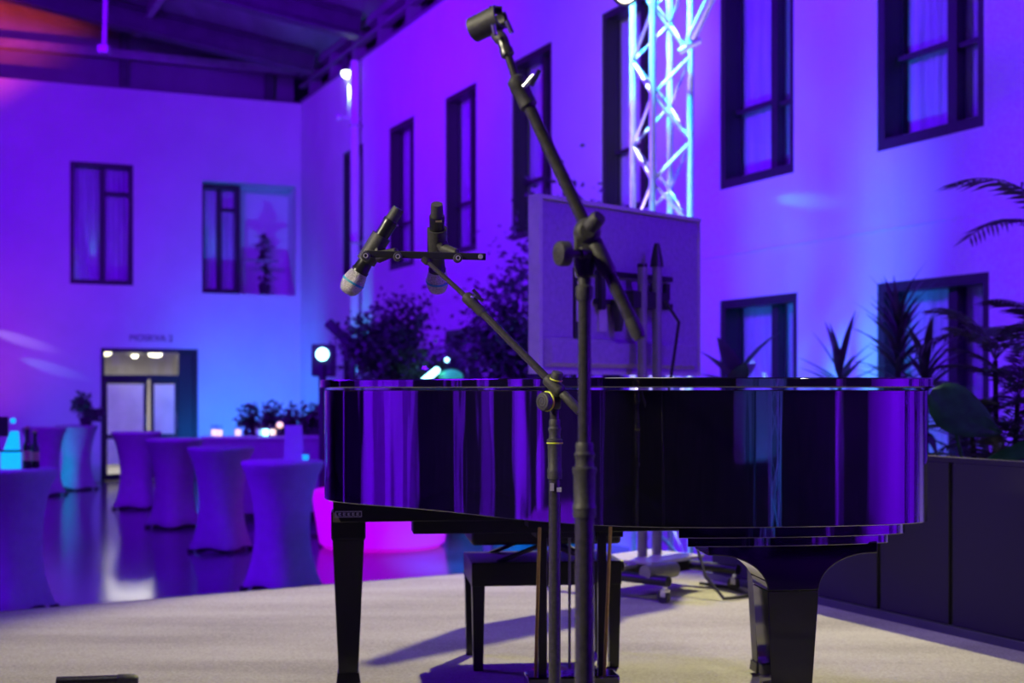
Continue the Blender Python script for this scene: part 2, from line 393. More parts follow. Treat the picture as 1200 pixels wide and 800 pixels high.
for hx, dy in ((back_holes[0][0]+.44, .10), (back_holes[1][0]+.30, .36)):
    q = BO + D2*hx + NB*dy + Vector((0, 0, 3.78))
    spot('curtain_streak_spot', q, q+Vector((0, 0, 2.1))+NB*.22, CYAN, 34, 24, .9, .02)  # added spots standing in for cyan reflections in the back windows
window(BO, RZB, *back_holes[3], split=.52, bars=(0, 0), transom=.76)
# niche with a window and a rail on the back wall
x0, x1, z0, z1 = back_holes[1]
b = MB(); b.span((x0-.1, .75, z0-.1), (x1+.1, .83, z1+.1)); b.span((x0-.12, TK-.01, z0-.1), (x0-.02, .75, z1+.1)); b.span((x1+.02, TK-.01, z0-.1), (x1+.12, .75, z1+.1))
b.span((x0-.1, TK-.01, z0-.1), (x1+.1, .75, z0-.0)); b.span((x0-.1, TK-.01, z1+.0), (x1+.1, .75, z1+.1))
o = b.build('wall_niche', M['wall']); o.location = BO; o.rotation_euler.z = RZB; o['kind'] = 'structure'
window(BO - Vector((D2.y*-1, D2.x, 0))*-.36, RZB, x0+.02, x0+.80, z0+.02, z1-.02, split=.5, bars=(0, 0), transom=.78, deep=.05)
b = MB(); b.span((x0+.85, .2, z0+.66), (x1-.3, .24, z0+.71)); b.span((x0+.85, .2, z0), (x0+.88, .24, z0+.7))
o = b.build('trim_2', M['steel_l']); o.location = BO; o.rotation_euler.z = RZB; o['kind'] = 'structure'

# door in the back wall ------------------------------------------------
x0, x1, z0, z1 = back_holes[2]
dr = empty('door_1', BO + D2*x0, RZB, kind='structure'); W = x1-x0
b = MB(); fw = .07
for sp in (((0, .02, 0), (fw, .25, 2.48)), ((W-fw, .02, 0), (W, .25, 2.48)), ((fw, .02, 2.41), (W-fw, .25, 2.48)), ((fw, .05, 1.90), (W-.36, .2, 1.98)), ((W-.36, .05, 0), (W-.30, .2, 2.41))): b.span(*sp)
b.build('door_frame', M['frame'], dr)
for a0, a1 in ((fw, .86), (.93, W-.36)):
    lf = MB(); lf.span((a0, .1, .02), (a0+.06, .15, 1.9)); lf.span((a1-.06, .1, .02), (a1, .15, 1.9)); lf.span((a0+.06, .1, .02), (a1-.06, .15, .12)); lf.span((a0+.06, .1, .78), (a1-.06, .15, .86)); lf.span((a0+.06, .1, 1.82), (a1-.06, .15, 1.9))
    d = lf.build('door_leaf', M['frame'], dr)
    pn = MB(); pn.span((a0+.06, .12, .12), (a1-.06, .13, 1.82)); pn.build('pane', M['clear'], d)
    hd = MB(); hd.cyl((a1-.03, .06, .95), (a1-.03, .06, 1.25), .012); hd.build('door_handle', M['steelb'], d)
    np_ = MB(); np_.span((a0+.065, .105, .30), (a1-.065, .11, 1.80)); np_.build('pane_sheet', M['frost'], d)  # pale sheet added over the glass so the leaf looks bright lilac
b = MB(); b.span((fw, .1, 1.98), (W-.36, .11, 2.41)); b.build('transom_pane', M['clear'], dr)
b = MB(); b.span((W-.30, .1, 0), (W-fw, .14, 2.41)); b.build('side_panel', M['frame'], dr)
# lobby beyond the door
b = MB(); lx0, lx1, ly = x0-.6, x1+1.2, 5.0
b.span((lx0, ly, 0), (lx1, ly+.1, 2.7)); b.span((lx0-.1, TK, 0), (lx0, ly, 2.7)); b.span((lx1, TK, 0), (lx1+.1, ly, 2.7)); b.span((lx0, TK, 2.52), (lx1, ly, 2.6)); b.span((lx0, TK, -.02), (lx1, ly, .0))
o = b.build('wall_lobby', M['lobby']); o.location = BO; o.rotation_euler.z = RZB; o['kind'] = 'structure'
Mb = Matrix.Translation(BO) @ Matrix.Rotation(RZB, 4, 'Z')
for i, (lx, ly2, lab) in enumerate(((x0-.02, 1.9, 'leftmost round ceiling lamp seen through the door transom'), (x0+.27, 1.6, 'second round ceiling lamp from the left in the door transom'),
        (x0+1.10, 3.2, 'small far ceiling lamp right of centre in the door transom'), (x0+1.36, 2.2, 'rightmost round ceiling lamp seen through the door transom'))):
    p = Mb @ Vector((lx, ly2, 2.44)); e = empty('ceiling_lamp', p, 0, lab, 'lamp', 'lobby ceiling lamps')
    b = MB(); b.prof((0, 0, .05), (0, 0, 0), [(0, .17), (1, .16)], 20); b.build('housing', M['white'], e)
    b = MB(); rr = .14 if i != 2 else .07; b.prof((0, 0, 0), (0, 0, -.07), [(0, rr), (.6, rr*.9), (1, rr*.5)], 20); b.build('diffuser', M['lampwarm'], e)
l = bpy.data.lights.new('lobby_light', 'AREA'); l.color = (1, .92, .72); l.energy = 105; l.size = 1.4
o = bpy.data.objects.new('lobby_light', l); COL.objects.link(o); o.location = Mb @ Vector(((lx0+lx1)/2, 2.6, 2.42))
# room sign over the door (flat letters, too small to read)
tx = bpy.data.curves.new('sign_text', 'FONT'); tx.body = 'MOSKVA 2'; tx.size = .17; tx.align_x = 'CENTER'; tx.extrude = .006
tmp = bpy.data.objects.new('sign_text', tx); COL.objects.link(tmp); bpy.context.view_layer.update()
me = bpy.data.meshes.new_from_object(tmp.evaluated_get(bpy.context.evaluated_depsgraph_get())); bpy.data.objects.remove(tmp)
me.materials.clear(); me.materials.append(M['letter'])
o = bpy.data.objects.new('door_sign', me); COL.objects.link(o); o.location = Mb @ Vector(((x0+x1)/2+.02, -.01, 2.62)); o.rotation_euler = (R(90), 0, RZB)
tag(o, 'small dark raised lettering on the wall above the glass door', 'sign')

# added narrow spots standing in for reflected light streaks on the walls
for s_, z_, c_, p_ in ((5.25, 2.62, (.6, .5, 1.0), 300), (4.75, 2.12, (.2, .5, 1.0), 200)):
    tgt = Mb @ Vector((LB-s_, 0, z_)); src = Mb @ Vector((LB-s_-2.4, -.45, z_+.75))
    spot('wall_caustic_spot', src, tgt, c_, p_, 5.5, .9, .01)
Mr = Matrix.Translation(C0) @ Matrix.Rotation(RZR, 4, 'Z')
spot('wall_caustic_spot', Mr @ Vector((14.9, -.25, 3.62)), Mr @ Vector((16.5, 0, 3.36)), (0, .45, 1), 170, 6, 1.0, .01)
# dark potted plant in the niche --------------------------------------
def blade_mesh(name, L, wd, bend, m, seg=5, fold=.15):
    b = MB(); vs = []
    for i in range(seg+1):
        t = i/seg; hw = wd/2*math.sin(PI*min(1, .12+.88*t)**.8) if i < seg else .001
        y = L*t*math.cos(bend*t*.5); z = L*t*math.sin(-bend*t*.5)
        vs += [(-hw, y, z+hw*fold), (0, y, z-hw*fold), (hw, y, z+hw*fold)]
    fs = []
    for i in range(seg):
        a = 3*i; fs += [(a, a+1, a+4, a+3), (a+1, a+2, a+5, a+4)]
    b.add(vs, fs, True); return b.mesh(name, m, 80)
def place(me, name, parent, loc, az, el, sc=1, roll=0):
    o = bpy.data.objects.new(name, me); COL.objects.link(o); o.parent = parent
    o.matrix_local = Matrix.Translation(loc) @ Matrix.Rotation(az, 4, 'Z') @ Matrix.Rotation(el, 4, 'X') @ Matrix.Rotation(roll, 4, 'Y') @ Matrix.Scale(sc, 4)
    return o
def pot(parent, r, h, m):
    b = MB(); b.prof((0, 0, 0), (0, 0, h), [(0, r*.75), (.9, r), (.9, r*1.06), (1, r*1.06), (1, r*.9), (.92, r*.85)], 20); return b.build('pot', m, parent)
npos = Mb @ Vector((LB-.62, .42, 3.57))
np1 = empty('potted_plant', npos, 0, 'dark bushy climbing plant in the wall niche', 'plant')
pot(np1, .12, .22, M['pot'])
b = MB(); b.chain([(0, 0, .2), (.02, 0, .6), (-.05, 0, 1.0), (0, 0, 1.25)], [.02, .018, .014, .01]); b.build('stem', M['trunk'], np1)
bm_ = blade_mesh('leaf', .2, .13, .6, M['leaf'])
for i in range(46):
    place(bm_, 'leaf', np1, (random.uniform(-.05, .05), random.uniform(-.05, .05), .25+i/46*.95), random.uniform(0, 6.28), random.uniform(-.6, .6), random.uniform(.7, 1.2))

# downpipe, lamps on the right wall -----------------------------------
pp = C0 + E1*4.02 - D2*.14
pt = empty('wall_pipe', (pp.x, pp.y, 0), RZR, 'tall round downpipe running up the right wall near the corner', 'pipe')
b = MB(); b.cyl((0, 0, .6), (0, 0, 7.3), .075); b.build('pipe', M['wall'], pt, angle=60)
for z in (2.2, 4.2, 6.2):
    b = MB(); b.ring((0, 0, z), (0, 0, 1), .08, .014); b.span((-.015, .05, z-.02), (.015, .15, z+.02)); b.build('bracket', M['steel_l'], pt)
spot('pipe_uplight', (pp.x-.15, pp.y-.45, 1.35), (pp.x, pp.y, 3.0), CYAN, 160, 42, .9, .03)
lp = at(406, 84, 24.1)
la = empty('spot_lamp', lp, 0, 'small bright spot lamp under the eave by the pipe', 'lamp')
b = MB(); b.prof((0, 0, .25), (0, 0, 0), [(0, .07), (.9, .09), (1, .1)], 16); b.build('housing', M['steel'], la)
b = MB(); b.sphere((.0, -.02, -.03), .085, 12, 8); b.build('lens', M['lampgrn'], la)
b = MB(); b.cyl((0, 0, .2), (0, .2, .45), .02); b.build('arm', M['steel'], la)
spot('eave_lamp_beam', lp+Vector((0, -.1, -.2)), lp+D2*1.2+Vector((0, 0, -3.0)), (.55, 1, .6), 110, 36, 1.0, .04)
sn = at(397, 137, 23.2)
se = empty('wall_sensor', sn, RZR, 'small pale round sensor high on the right wall left of the pipe', 'sensor')
b = MB(); b.sphere((0, 0, 0), .07, 12, 8, (1.2, .7, .8)); b.build('sensor_body', M['wall'], se)
b = MB(); b.cyl((0, .0, .0), (0, .5, 0), .02); b.build('sensor_mount', M['wall'], se)
hr = empty('hanging_rod', at(122, 58, 19), 0, 'thin hanging steel rod under the roof at the left, lit red', 'rod')
b = MB(); b.cyl((0, 0, 0), (.05, 0, 1.6), .035, n=10); b.build('rod', M['steel_l'], hr)
b = MB(); b.box((0, 0, 0), (.14, .14, .10)); b.build('clamp', M['steel_l'], hr)

# ------------------------------------------------------------ stage platform
SA = Vector((-2.22, 5.95)); SD = Vector((.85, .53)).normalized()
PA = Vector((1.02, 6.98)); PB = Vector((2.28, 4.24)); PD = (PB-PA).normalized()
far = SA + SD*4.45
out = [SA - SD*6, far, PA+PD*-.55+Vector((.12, .05)), PB + PD*6+Vector((.15, 0)), Vector((3.5, -4)), Vector((-7.5, -4))]
out = [out[0], far, PB+PD*4.2+Vector((.12, 0)), Vector((3.9, -.6)), Vector((-7.6, -.6))]
b = MB(); b.prism([tuple(p) for p in out][::-1], 0.0, SZ)
stg = b.build('stage_platform', M['carpet']); stg['kind'] = 'structure'
b = MB(); e0, e1 = out[0], far
d3 = Vector((SD.x, SD.y, 0)); Mx = Matrix((d3, Vector((-SD.y, SD.x, 0)), Vector((0, 0, 1)))).transposed()
mid = (e0+e1)/2; b.box((mid.x-SD.y*.006, mid.y+SD.x*.006, SZ-.02), ((e1-e0).length, .012, .045), Mx)
b.build('edge_trim', M['steel_l'], stg)

# low black panels along the right edge of the stage
pr = empty('low_panel_wall', (PA.x, PA.y, SZ), math.atan2(PD.y, PD.x), 'low wall of black cloth panels along the right stage edge', 'partition')
n = 7; pw = (PB-PA).length/n
for i in range(n):
    b = MB(); b.span((i*pw+.012, .0, .035), ((i+1)*pw-.012, .04, .68)); b.build('panel', M['panel'], pr, bevel=.004)
for i in range(n+1):
    b = MB(); b.span((i*pw-.011, .012, 0), (i*pw+.011, .05, .672)); b.build('post', M['mount'], pr)
b = MB(); b.span((-.02, -.018, 0), (n*pw+.02, .05, .034)); b.build('base_rail', M['steel'], pr)
b = MB(); b.span((-.02, .0, .68), (n*pw+.02, .05, .70)); b.build('top_rail', M['panel'], pr)

# ------------------------------------------------------------ grand piano
PR = R(6.9)
gp = empty('grand_piano', (.188, 4.3, SZ), PR, 'glossy black baby grand piano with closed lid on the stage carpet', 'piano')
def crom(P, n=8):
    o = []; m = len(P)
    for i in range(m-1):
        p0, p1, p2, p3 = P[max(i-1, 0)], P[i], P[i+1], P[min(i+2, m-1)]
        for k in range(n):
            t = k/n
            o.append(tuple(.5*((2*p1[j]) + (p2[j]-p0[j])*t + (2*p0[j]-5*p1[j]+4*p2[j]-p3[j])*t*t + (3*p1[j]-p0[j]-3*p2[j]+p3[j])*t**3) for j in (0, 1)))
    o.append(P[-1]); return o
curve = crom([(.80, .10), (.80, -.45), (.80, -.75), (.787, -.87), (.73, -.955), (.60, -1.0), (.35, -1.022), (.10, -1.0), (-.06, -.94), (-.175, -.85),
              (-.275, -.735), (-.365, -.60), (-.465, -.455), (-.575, -.325), (-.675, -.215), (-.742, -.12), (-.77, -.01), (-.77, .10)], 8)
outline = [(.80, .45)] + curve + [(-.77, .45)]
def inset(pl, d):
    n = len(pl); o = []
    for i in range(n):
        a, c = Vector(pl[i-1]), Vector(pl[(i+1) % n]); p = Vector(pl[i])
        t1 = (p-a).normalized() if (p-a).length > 1e-7 else (c-p).normalized(); t2 = (c-p).normalized() if (c-p).length > 1e-7 else t1
        n1 = Vector((-t1.y, t1.x)); n2 = Vector((-t2.y, t2.x)); m_ = n1+n2
        k = m_.length_squared
        o.append(tuple(p - m_*(2*d/k) if k > .2 else p - n1*d))
    return o
def signed(pl): return sum(pl[i][0]*pl[(i+1) % len(pl)][1]-pl[(i+1) % len(pl)][0]*pl[i][1] for i in range(len(pl)))
sg = 1 if signed(outline) < 0 else -1
off = lambda d: inset(outline, -d*sg)       # d>0 outward
def flip(d):
    o = off(d)
    # verify outward: bounding width grows
    return o
if max(p[0] for p in off(.1)) < .80: off = lambda d: inset(outline, d*sg)
b = MB(); o_ = outline; i_ = off(-.045); n = len(o_)
for z, ring_ in ((0, 0),): pass
vs = [(x, y, .633) for x, y in o_]+[(x, y, .968) for x, y in o_]+[(x, y, .633) for x, y in i_]+[(x, y, .968) for x, y in i_]
fs = []
for i in range(n-1):
    j = i+1
    fs += [(i, j, n+j, n+i), (2*n+i, 3*n+i, 3*n+j, 2*n+j), (n+i, n+j, 3*n+j, 3*n+i), (i, 2*n+i, 2*n+j, j)]
fs += [(0, n, 3*n, 2*n), (n-1, 3*n-1, 4*n-1, 2*n-1)]
b.add(vs, fs, True); b.build('rim', M['black'], gp, bevel=.002, angle=35)
b = MB(); b.prism(off(.014), .974, .999); b.build('lid', M['black'], gp, bevel=.003, angle=35)
b = MB(); b.prism(off(-.03), .655, .67); b.build('soundboard', M['blackflat'], gp)
# underside steps of the tail
def tail_step(d, ymax, x0, z0, z1, name):
    pl = [p for p in off(d) if p[1] < ymax and p[0] > x0]
    b = MB(); b.prism(pl, z0, z1); return b.build(name, M['black'], gp, bevel=.0015)
tail_step(-.055, -.30, .10, .602, .634, 'tail_step')
tail_step(-.095, -.34, .14, .576, .603, 'tail_step')
b = MB(); b.span((-.745, -.07, .566), (.755, .44, .634)); b.build('key_bed', M['blackflat'], gp, bevel=.004)
b = MB(); b.span((-.50, -.02, .522), (.55, .10, .567)); b.build('bed_beam', M['blackflat'], gp, bevel=.003)
b = MB(); b.span((-.11, .02, .50), (.17, .14, .530)); b.build('lyre_block', M['blackflat'], gp, bevel=.003)
b = MB(); b.span((-.22, -.62, .60), (.60, -.54, .645)); b.build('brace_beam', M['blackflat'], gp)
b = MB(); b.span((-.72, .22, .72), (.73, .245, .96)); b.build('fallboard', M['black'], gp)
b = MB(); b.span((-.72, .42, .64), (.73, .445, .70)); b.build('key_slip', M['black'], gp)
kb = MB(); 
for i in range(52): kb.span((-.62+i*.0238, .27, .70), (-.62+i*.0238+.0228, .42, .722))
k = kb.build('white_keys', M['key'], gp); k['kind'] = 'stuff'
kb = MB()
for i in range(51):
    if i % 7 in (0, 2, 3, 5, 6): kb.span((-.603+i*.0238, .255, .722), (-.592+i*.0238, .35, .735))
k = kb.build('black_keys', M['blackflat'], gp); k['kind'] = 'stuff'
# name plate sticker on the key bed side
b = MB(); px0, pz0 = -.738, .582
for sp in (((px0, -.0722, pz0), (px0+.080, -.0712, pz0+.0022)), ((px0, -.0722, pz0+.0158), (px0+.080, -.0712, pz0+.018)), ((px0, -.0722, pz0), (px0+.0022, -.0712, pz0+.018)), ((px0+.0778, -.0722, pz0), (px0+.080, -.0712, pz0+.018))): b.span(*sp)
plate = b.build('sticker', M['white'], gp)
for i in range(5):
    b = MB(); xx = px0+.010+i*.0135; b.span((xx, -.0722, pz0+.005), (xx+.003, -.0712, pz0+.013)); b.span((xx+.003, -.0722, pz0+.005), (xx+.008, -.0712, pz0+.0075)); b.span((xx+.003, -.0722, pz0+.0105), (xx+.008, -.0712, pz0+.013)); b.build('letter', M['white'], plate)
b = MB(); b.add([(-.7447, -.0715, .568), (-.7447, -.0715, .596), (-.736, -.0715, .596), (-.722, -.0715, .568), (-.7447, -.0705, .568), (-.7447, -.0705, .596), (-.736, -.0705, .596), (-.722, -.0705, .568)], [(0,1,2,3),(7,6,5,4),(0,4,5,1),(1,5,6,2),(2,6,7,3),(3,7,4,0)])
b.build('corner_plate', M['wear'], gp)
def taper(b, c, z0, z1, w0, w1, d0, d1):
    x, y = c
    vs = [(x+sx*w0/2, y+sy*d0/2, z0) for sx, sy in ((-1,-1),(1,-1),(1,1),(-1,1))] + [(x+sx*w1/2, y+sy*d1/2, z1) for sx, sy in ((-1,-1),(1,-1),(1,1),(-1,1))]
    b.add(vs, [(3,2,1,0),(4,5,6,7),(0,1,5,4),(1,2,6,5),(2,3,7,6),(3,0,4,7)])
def leg_foot(c, leg, w):
    x, y = c
    b = MB(); taper(b, c, .012, .047, w, w*.90, w, w*.90); b.build('ferrule', M['blackflat'], leg, bevel=.002)
    b = MB(); b.cyl((x-.012, y, .0125), (x+.012, y, .0125), .0125, n=16); b.span((x-.016, y-.008, .010), (x+.016, y+.008, .016)); b.build('caster', M['brass'], leg)
for c in ((-.698, .266), (.706, .266)):
    b = MB(); taper(b, c, .49, .573, .112, .112, .112, .112); taper(b, c, .48, .49, .106, .112, .106, .112); taper(b, c, .045, .482, .064, .103, .064, .103)
    leg = b.build('leg', M['blackflat'], gp, bevel=.003); leg_foot(c, leg, .078)
# tail leg with its flared bracket
c = (.42, -.835)
b = MB(); prf = [(-.222, .582), (-.222, .552)]
arc = []
for i in range(11):
    t = i/10*PI/2; arc.append((-.205 + .138*math.sin(t), .552 - .092*(1-math.cos(t))))
prf += arc; prf += [(-p[0], p[1]) for p in arc[::-1]] + [(.222, .552), (.222, .582)]
vs = [(c[0]+x, c[1]-.065, z) for x, z in prf] + [(c[0]+x, c[1]+.065, z) for x, z in prf]; n = len(prf)
b.add(vs, [tuple(range(n)), tuple(range(2*n-1, n-1, -1))] + [(i, n+i, n+(i+1) % n, (i+1) % n) for i in range(n)])
b.build('leg_bracket', M['black2'], gp, bevel=.003, angle=25)
b = MB(); taper(b, c, .045, .46, .088, .134, .088, .13); leg = b.build('leg', M['black2'], gp, bevel=.002); leg_foot(c, leg, .10)
# lyre: posts, pedal box, pedals, brass braces
for x in (-.094, .096):
    b = MB(); b.span((x-.013, -.012, .07), (x+.013, .012, .53)); b.build('lyre_post', M['blackflat'], gp, bevel=.002)
for x0_, x1_ in ((-.124, -.120), (.094, .098)):
    b = MB(); b.cyl((x0_, -.16, .575), (x1_, -.035, .075), .0055, n=12); b.sphere((x0_, -.16, .566), .009, 12, 8); b.build('lyre_brace', M['brass'], gp)
for x in (-.078, -.002):
    b = MB(); b.cyl((x, .03, .085), (x, .03, .54), .0045, n=10); b.build('pedal_rod', M['steel_l'], gp)
b = MB(); b.span((-.145, -.05, .035), (.145, .06, .075)); b.build('pedal_box', M['black'], gp, bevel=.006)
for x in (-.08, 0, .08):
    b = MB(); b.span((x-.012, .05, .045), (x+.012, .20, .055)); b.sphere((x, .21, .05), .02, 12, 8, (1, 1.4, .35)); b.build('pedal', M['brass'], gp)

# ------------------------------------------------------------ bench
bn = empty('piano_bench', (.102, 4.885, SZ), PR, 'black adjustable piano bench standing behind the piano', 'bench')
b = MB(); b.span((-.262, -.16, .432), (.262, .16, .485)); b.build('cushion', M['leather'], bn, bevel=.012)
b = MB(); 
for sp in (((-.262, -.165, .292), (.262, -.145, .372)), ((-.262, .145, .292), (.262, .165, .372)), ((-.262, -.145, .292), (-.242, .145, .372)), ((.242, -.145, .292), (.262, .145, .372))): b.span(*sp)
b.span((-.262, -.165, .364), (.262, .165, .374))
b.build('apron', M['blackflat'], bn, bevel=.002)
for sy in (-.13, .13):
    b = MB()
    b.chain([(-.17, sy, .37), (.0, sy, .435)], .008, 8); b.chain([(.17, sy, .37), (0, sy, .435)], .008, 8); b.build('scissor_arm', M['steel'], bn)
b = MB(); b.cyl((.262, 0, .335), (.30, 0, .335), .022, n=20); b.build('height_knob', M['mount'], bn)
for sx in (-1, 1):
    for sy in (-1, 1):
        b = MB(); taper(b, (sx*.238, sy*.14), 0, .365, .033, .047, .033, .047); b.build('leg', M['blackflat'], bn, bevel=.002)

# ------------------------------------------------------------ boom microphone stands
def tripod(parent, P, r=.0095):
    for k in range(3):
        a = 2.2+k*2*PI/3; d = Vector((math.cos(a), math.sin(a), 0))
        b = MB(); b.chain([P+d*.03+Vector((0, 0, .16)), P+d*.33+Vector((0, 0, .015))], r, 12); lg = b.build('leg', M['std'], parent)
        b = MB(); b.sphere(P+d*.33+Vector((0, 0, .014)), .014, 12, 8); b.build('rubber_foot', M['rubber'], lg)
    b = MB(); b.prof(P+Vector((0, 0, .10)), P+Vector((0, 0, .20)), [(0, .024), (.2, .034), (.8, .034), (1, .02)]); b.build('leg_hub', M['rubber'], parent)
def knob(parent, c, axis, r, h, ring=None, spiral=False):
    ax = Vector(axis).normalized(); c = Vector(c)
    b = MB(); b.prof(c, c+ax*h, [(0, r*.5), (.15, r*.55), (.15, r), (.75, r*1.02), (.95, r*.94), (1, r*.8)], 28)
    k = b.build('knob', M['rubber'], parent)
    if ring:
        b = MB(); b.ring(c+ax*h*.22, ax, r*1.0, r*.13, 32, 8); b.build('ring', M['yellow'], k)
    if spiral:
        a = Vector((0, 0, 1)); e = (a-ax*a.dot(ax)).normalized(); q = ax.cross(e)
        pts = [c+ax*(h*1.0)+(e*math.cos(t*1.0)+q*math.sin(t))*(r*(.12+.052*t)) for t in [i*.35 for i in range(36)]]
        b = MB(); b.chain(pts, r*.035, 6); b.build('spiral_mark', M['std'], k)
    return k
def sleeve(parent, p0, p1, r, name='clutch', yel=None):
    b = MB(); b.prof(p0, p1, [(0, r*.86), (.0, r*.98), (.05, r*1.06), (.09, r*1.0), (.13, r*1.08), (.18, r*1.0), (.2, r*.95), (.56, r*.98), (.62, r*1.1), (.66, r*1.1), (.68, r*.85), (.74, r*.80), (.80, r*.86), (.84, r*.95), (.88, r*.78), (.96, r*.82), (1, r*.72)], 28)
    k = b.build(name, M['rubber'], parent, angle=30)
    if yel is not None:
        p = Vector(p0).lerp(Vector(p1), yel); b = MB(); b.ring(p, Vector(p1)-Vector(p0), r*1.08, r*.11, 32, 8); b.build('ring', M['yellow'], k)
    return k
# near, tall stand
s1 = empty('microphone_stand', (0, 0, 0), 0, 'tall black boom microphone stand in the foreground, empty clip at its top', 'microphone stand', 'boom microphone stands')
Y1 = 2.0; P1 = at(685, 800, Y1); px_, py_ = P1.x, P1.y
base1 = Vector((px_, py_, SZ)); s1.location = base1
def rel(v): return Vector(v)-base1
Z = lambda py: at(0, py, Y1).z
tripod(s1, Vector((0, 0, 0)))
b = MB(); b.cyl((0, 0, .12), (0, 0, Z(600)-SZ), .0142, n=24); b.build('lower_tube', M['std'], s1)
sleeve(s1, (0, 0, Z(606)-SZ), (0, 0, Z(518)-SZ), .0165)
b = MB(); b.cyl((0, 0, Z(525)-SZ), (0, 0, Z(318)-SZ), .0096, n=24); b.build('upper_tube', M['std'], s1)
b = MB(); b.prof((0, 0, Z(352)-SZ), (0, 0, Z(300)-SZ), [(0, .011), (.1, .013), (.3, .013), (.35, .010), (.5, .010), (.55, .014), (.8, .016), (1, .012)]); b.build('pole_collar', M['rubber'], s1)
A, B = rel(at(746, 388, 1.97)), rel(at(606, 96, 2.04)); T = rel(at(590, 50, 2.05))
dr_ = (B-A).normalized(); pv = rel(at(688, 272, 2.0))
b = MB(); b.box(pv+Vector((-.004, .0, -.012)), (.030, .030, .042)); b.prof(pv-Vector((0, .022, 0)), pv+Vector((0, .026, 0)), [(0, .014), (.2, .02), (.8, .02), (1, .014)]); b.prof(rel(at(685, 318, 2.0)), rel(at(686, 280, 2.0)), [(0, .013), (.3, .017), (.8, .015), (1, .01)]); b.build('pivot_clamp', M['rubber'], s1, bevel=.003)
b = MB(); b.prof(A+(B-A)*.22, A+(B-A)*.36, [(0, .0105), (.1, .0125), (.9, .0125), (1, .0105)]); b.build('boom_collar', M['rubber'], s1)
b = MB(); b.cyl(A, B, .0094, n=24); b.build('boom_tube', M['std'], s1)
b = MB(); b.prof(A-dr_*.012, A+dr_*.02, [(0, .008), (.2, .0105), (1, .0105)]); b.build('end_cap', M['rubber'], s1)
knob(s1, rel(at(667, 297, 1.975)), (-.90, -.45, -.05), .0182, .019, spiral=True)
b = MB(); b.prof(rel(at(690, 297, 1.99)), rel(at(668, 297, 1.975)), [(0, .009), (.45, .009), (.5, .006), (1, .006)]); b.build('knob_shaft', M['rubber'], s1)
knob(s1, rel(at(690, 268, 1.975)), (.5, -.6, .55), .0115, .028)
b = MB(); q0 = A+(B-A)*.955; b.prof(A+(B-A)*.89, A+(B-A)*1.02, [(0, .0095), (.08, .0135), (.6, .0128), (.64, .0145), (.9, .0145), (1, .009)]); b.build('boom_sleeve', M['wear'] if False else M['rubber'], s1)
b = MB(); sc = A+(B-A)*.97; b.chain([sc+Vector((.004, -.014, 0)), sc+Vector((.020, -.02, .016))], [.003, .0045], 10); b.box(sc+Vector((.022, -.02, .012)), (.007, .005, .026), Matrix.Rotation(.5, 3, 'Y')); b.build('thumb_screw', M['steelb'], s1)
b = MB(); b.cyl(B, T, .0062, n=18); b.build('boom_rod', M['std'], s1)
td = (T-B).normalized()
b = MB(); b.prof(T-td*.024, T+td*.006, [(0, .007), (.1, .0105), (.4, .0105), (.5, .009), (1, .009)]); b.build('thread_collar', M['std'], s1)
# empty U-shaped clip at the very top
cl = MB(); cc = rel(at(571, 27, 2.07)); ax = Vector((.80, -.55, .25)).normalized(); e_ = Vector((0, 0, 1)); e_ = (e_-ax*e_.dot(ax)).normalized(); q_ = ax.cross(e_)
def cshell(mb, c, ax, e_, q_, r0, r1, half, a0, a1, n=20, dz=0):
    vs = []
    for i in range(n+1):
        a = a0+(a1-a0)*i/n; rd = e_*math.cos(a)+q_*math.sin(a)
        for (rr, hh) in ((r0, -half), (r1, -half), (r1, half), (r0, half)): vs.append(c+rd*rr+ax*hh)
    fs = [(4*i+k, 4*i+(k+1) % 4, 4*i+4+(k+1) % 4, 4*i+4+k) for i in range(n) for k in range(4)] + [(0, 1, 2, 3), (4*n+3, 4*n+2, 4*n+1, 4*n)]
    mb.add(vs, fs, True)
cshell(cl, cc, ax, e_, q_, .0155, .0195, .026, .6, 5.4)
cl.prof(T+td*.002, cc+Vector((.012, 0, -.014)), [(0, .008), (.3, .0105), (.8, .010), (1, .007)])
cl.box(cc+Vector((.013, -.012, .016)), (.020, .012, .010)); cl.build('mic_clip', M['rubber'], s1)
b = MB(); b.chain([T+td*.004+Vector((-.011, -.012, .004)), T+td*.004+Vector((-.014, -.014, .020))], .0038, 10); b.chain([T+td*.004+Vector((.014, -.012, .008)), T+td*.004+Vector((.006, -.012, .026))], .004, 10); b.build('clip_screw', M['steelb'], s1)

# middle stand with yellow-green rings, carries the stereo bar
Y2 = 2.9; P2 = at(650, 800, Y2); base2 = Vector((P2.x, P2.y, SZ))
s2 = empty('microphone_stand', base2, 0, 'black boom microphone stand with yellow green rings holding two microphones', 'microphone stand', 'boom microphone stands')
rel2 = lambda v: Vector(v)-base2
Z2 = lambda py: at(0, py, Y2).z-SZ
tripod(s2, Vector((0, 0, 0)))
b = MB(); b.cyl((0, 0, .12), (0, 0, Z2(560)), .0128, n=24); b.build('lower_tube', M['std'], s2)
sleeve(s2, (0, 0, Z2(561)), (0, 0, Z2(491)), .0152, yel=.60)
b = MB(); b.cyl((0, 0, Z2(495)), (0, 0, Z2(462)), .0105, n=24); b.build('upper_tube', M['std'], s2)
b = MB(); b.box((-.006, -.012, Z2(570)), (.008, .010, .016)); b.box((.009, -.012, Z2(573)), (.010, .010, .009)); b.build('cable_clip', M['steel_l'], s2)
A, B = rel2(at(679, 481, 2.86)), rel2(at(549, 350, 2.98)); T2 = rel2(at(498, 304, 3.02)); dr2 = (B-A).normalized()
b = MB(); b.cyl(A, B, .0082, n=24); b.build('boom_tube', M['std'], s2)
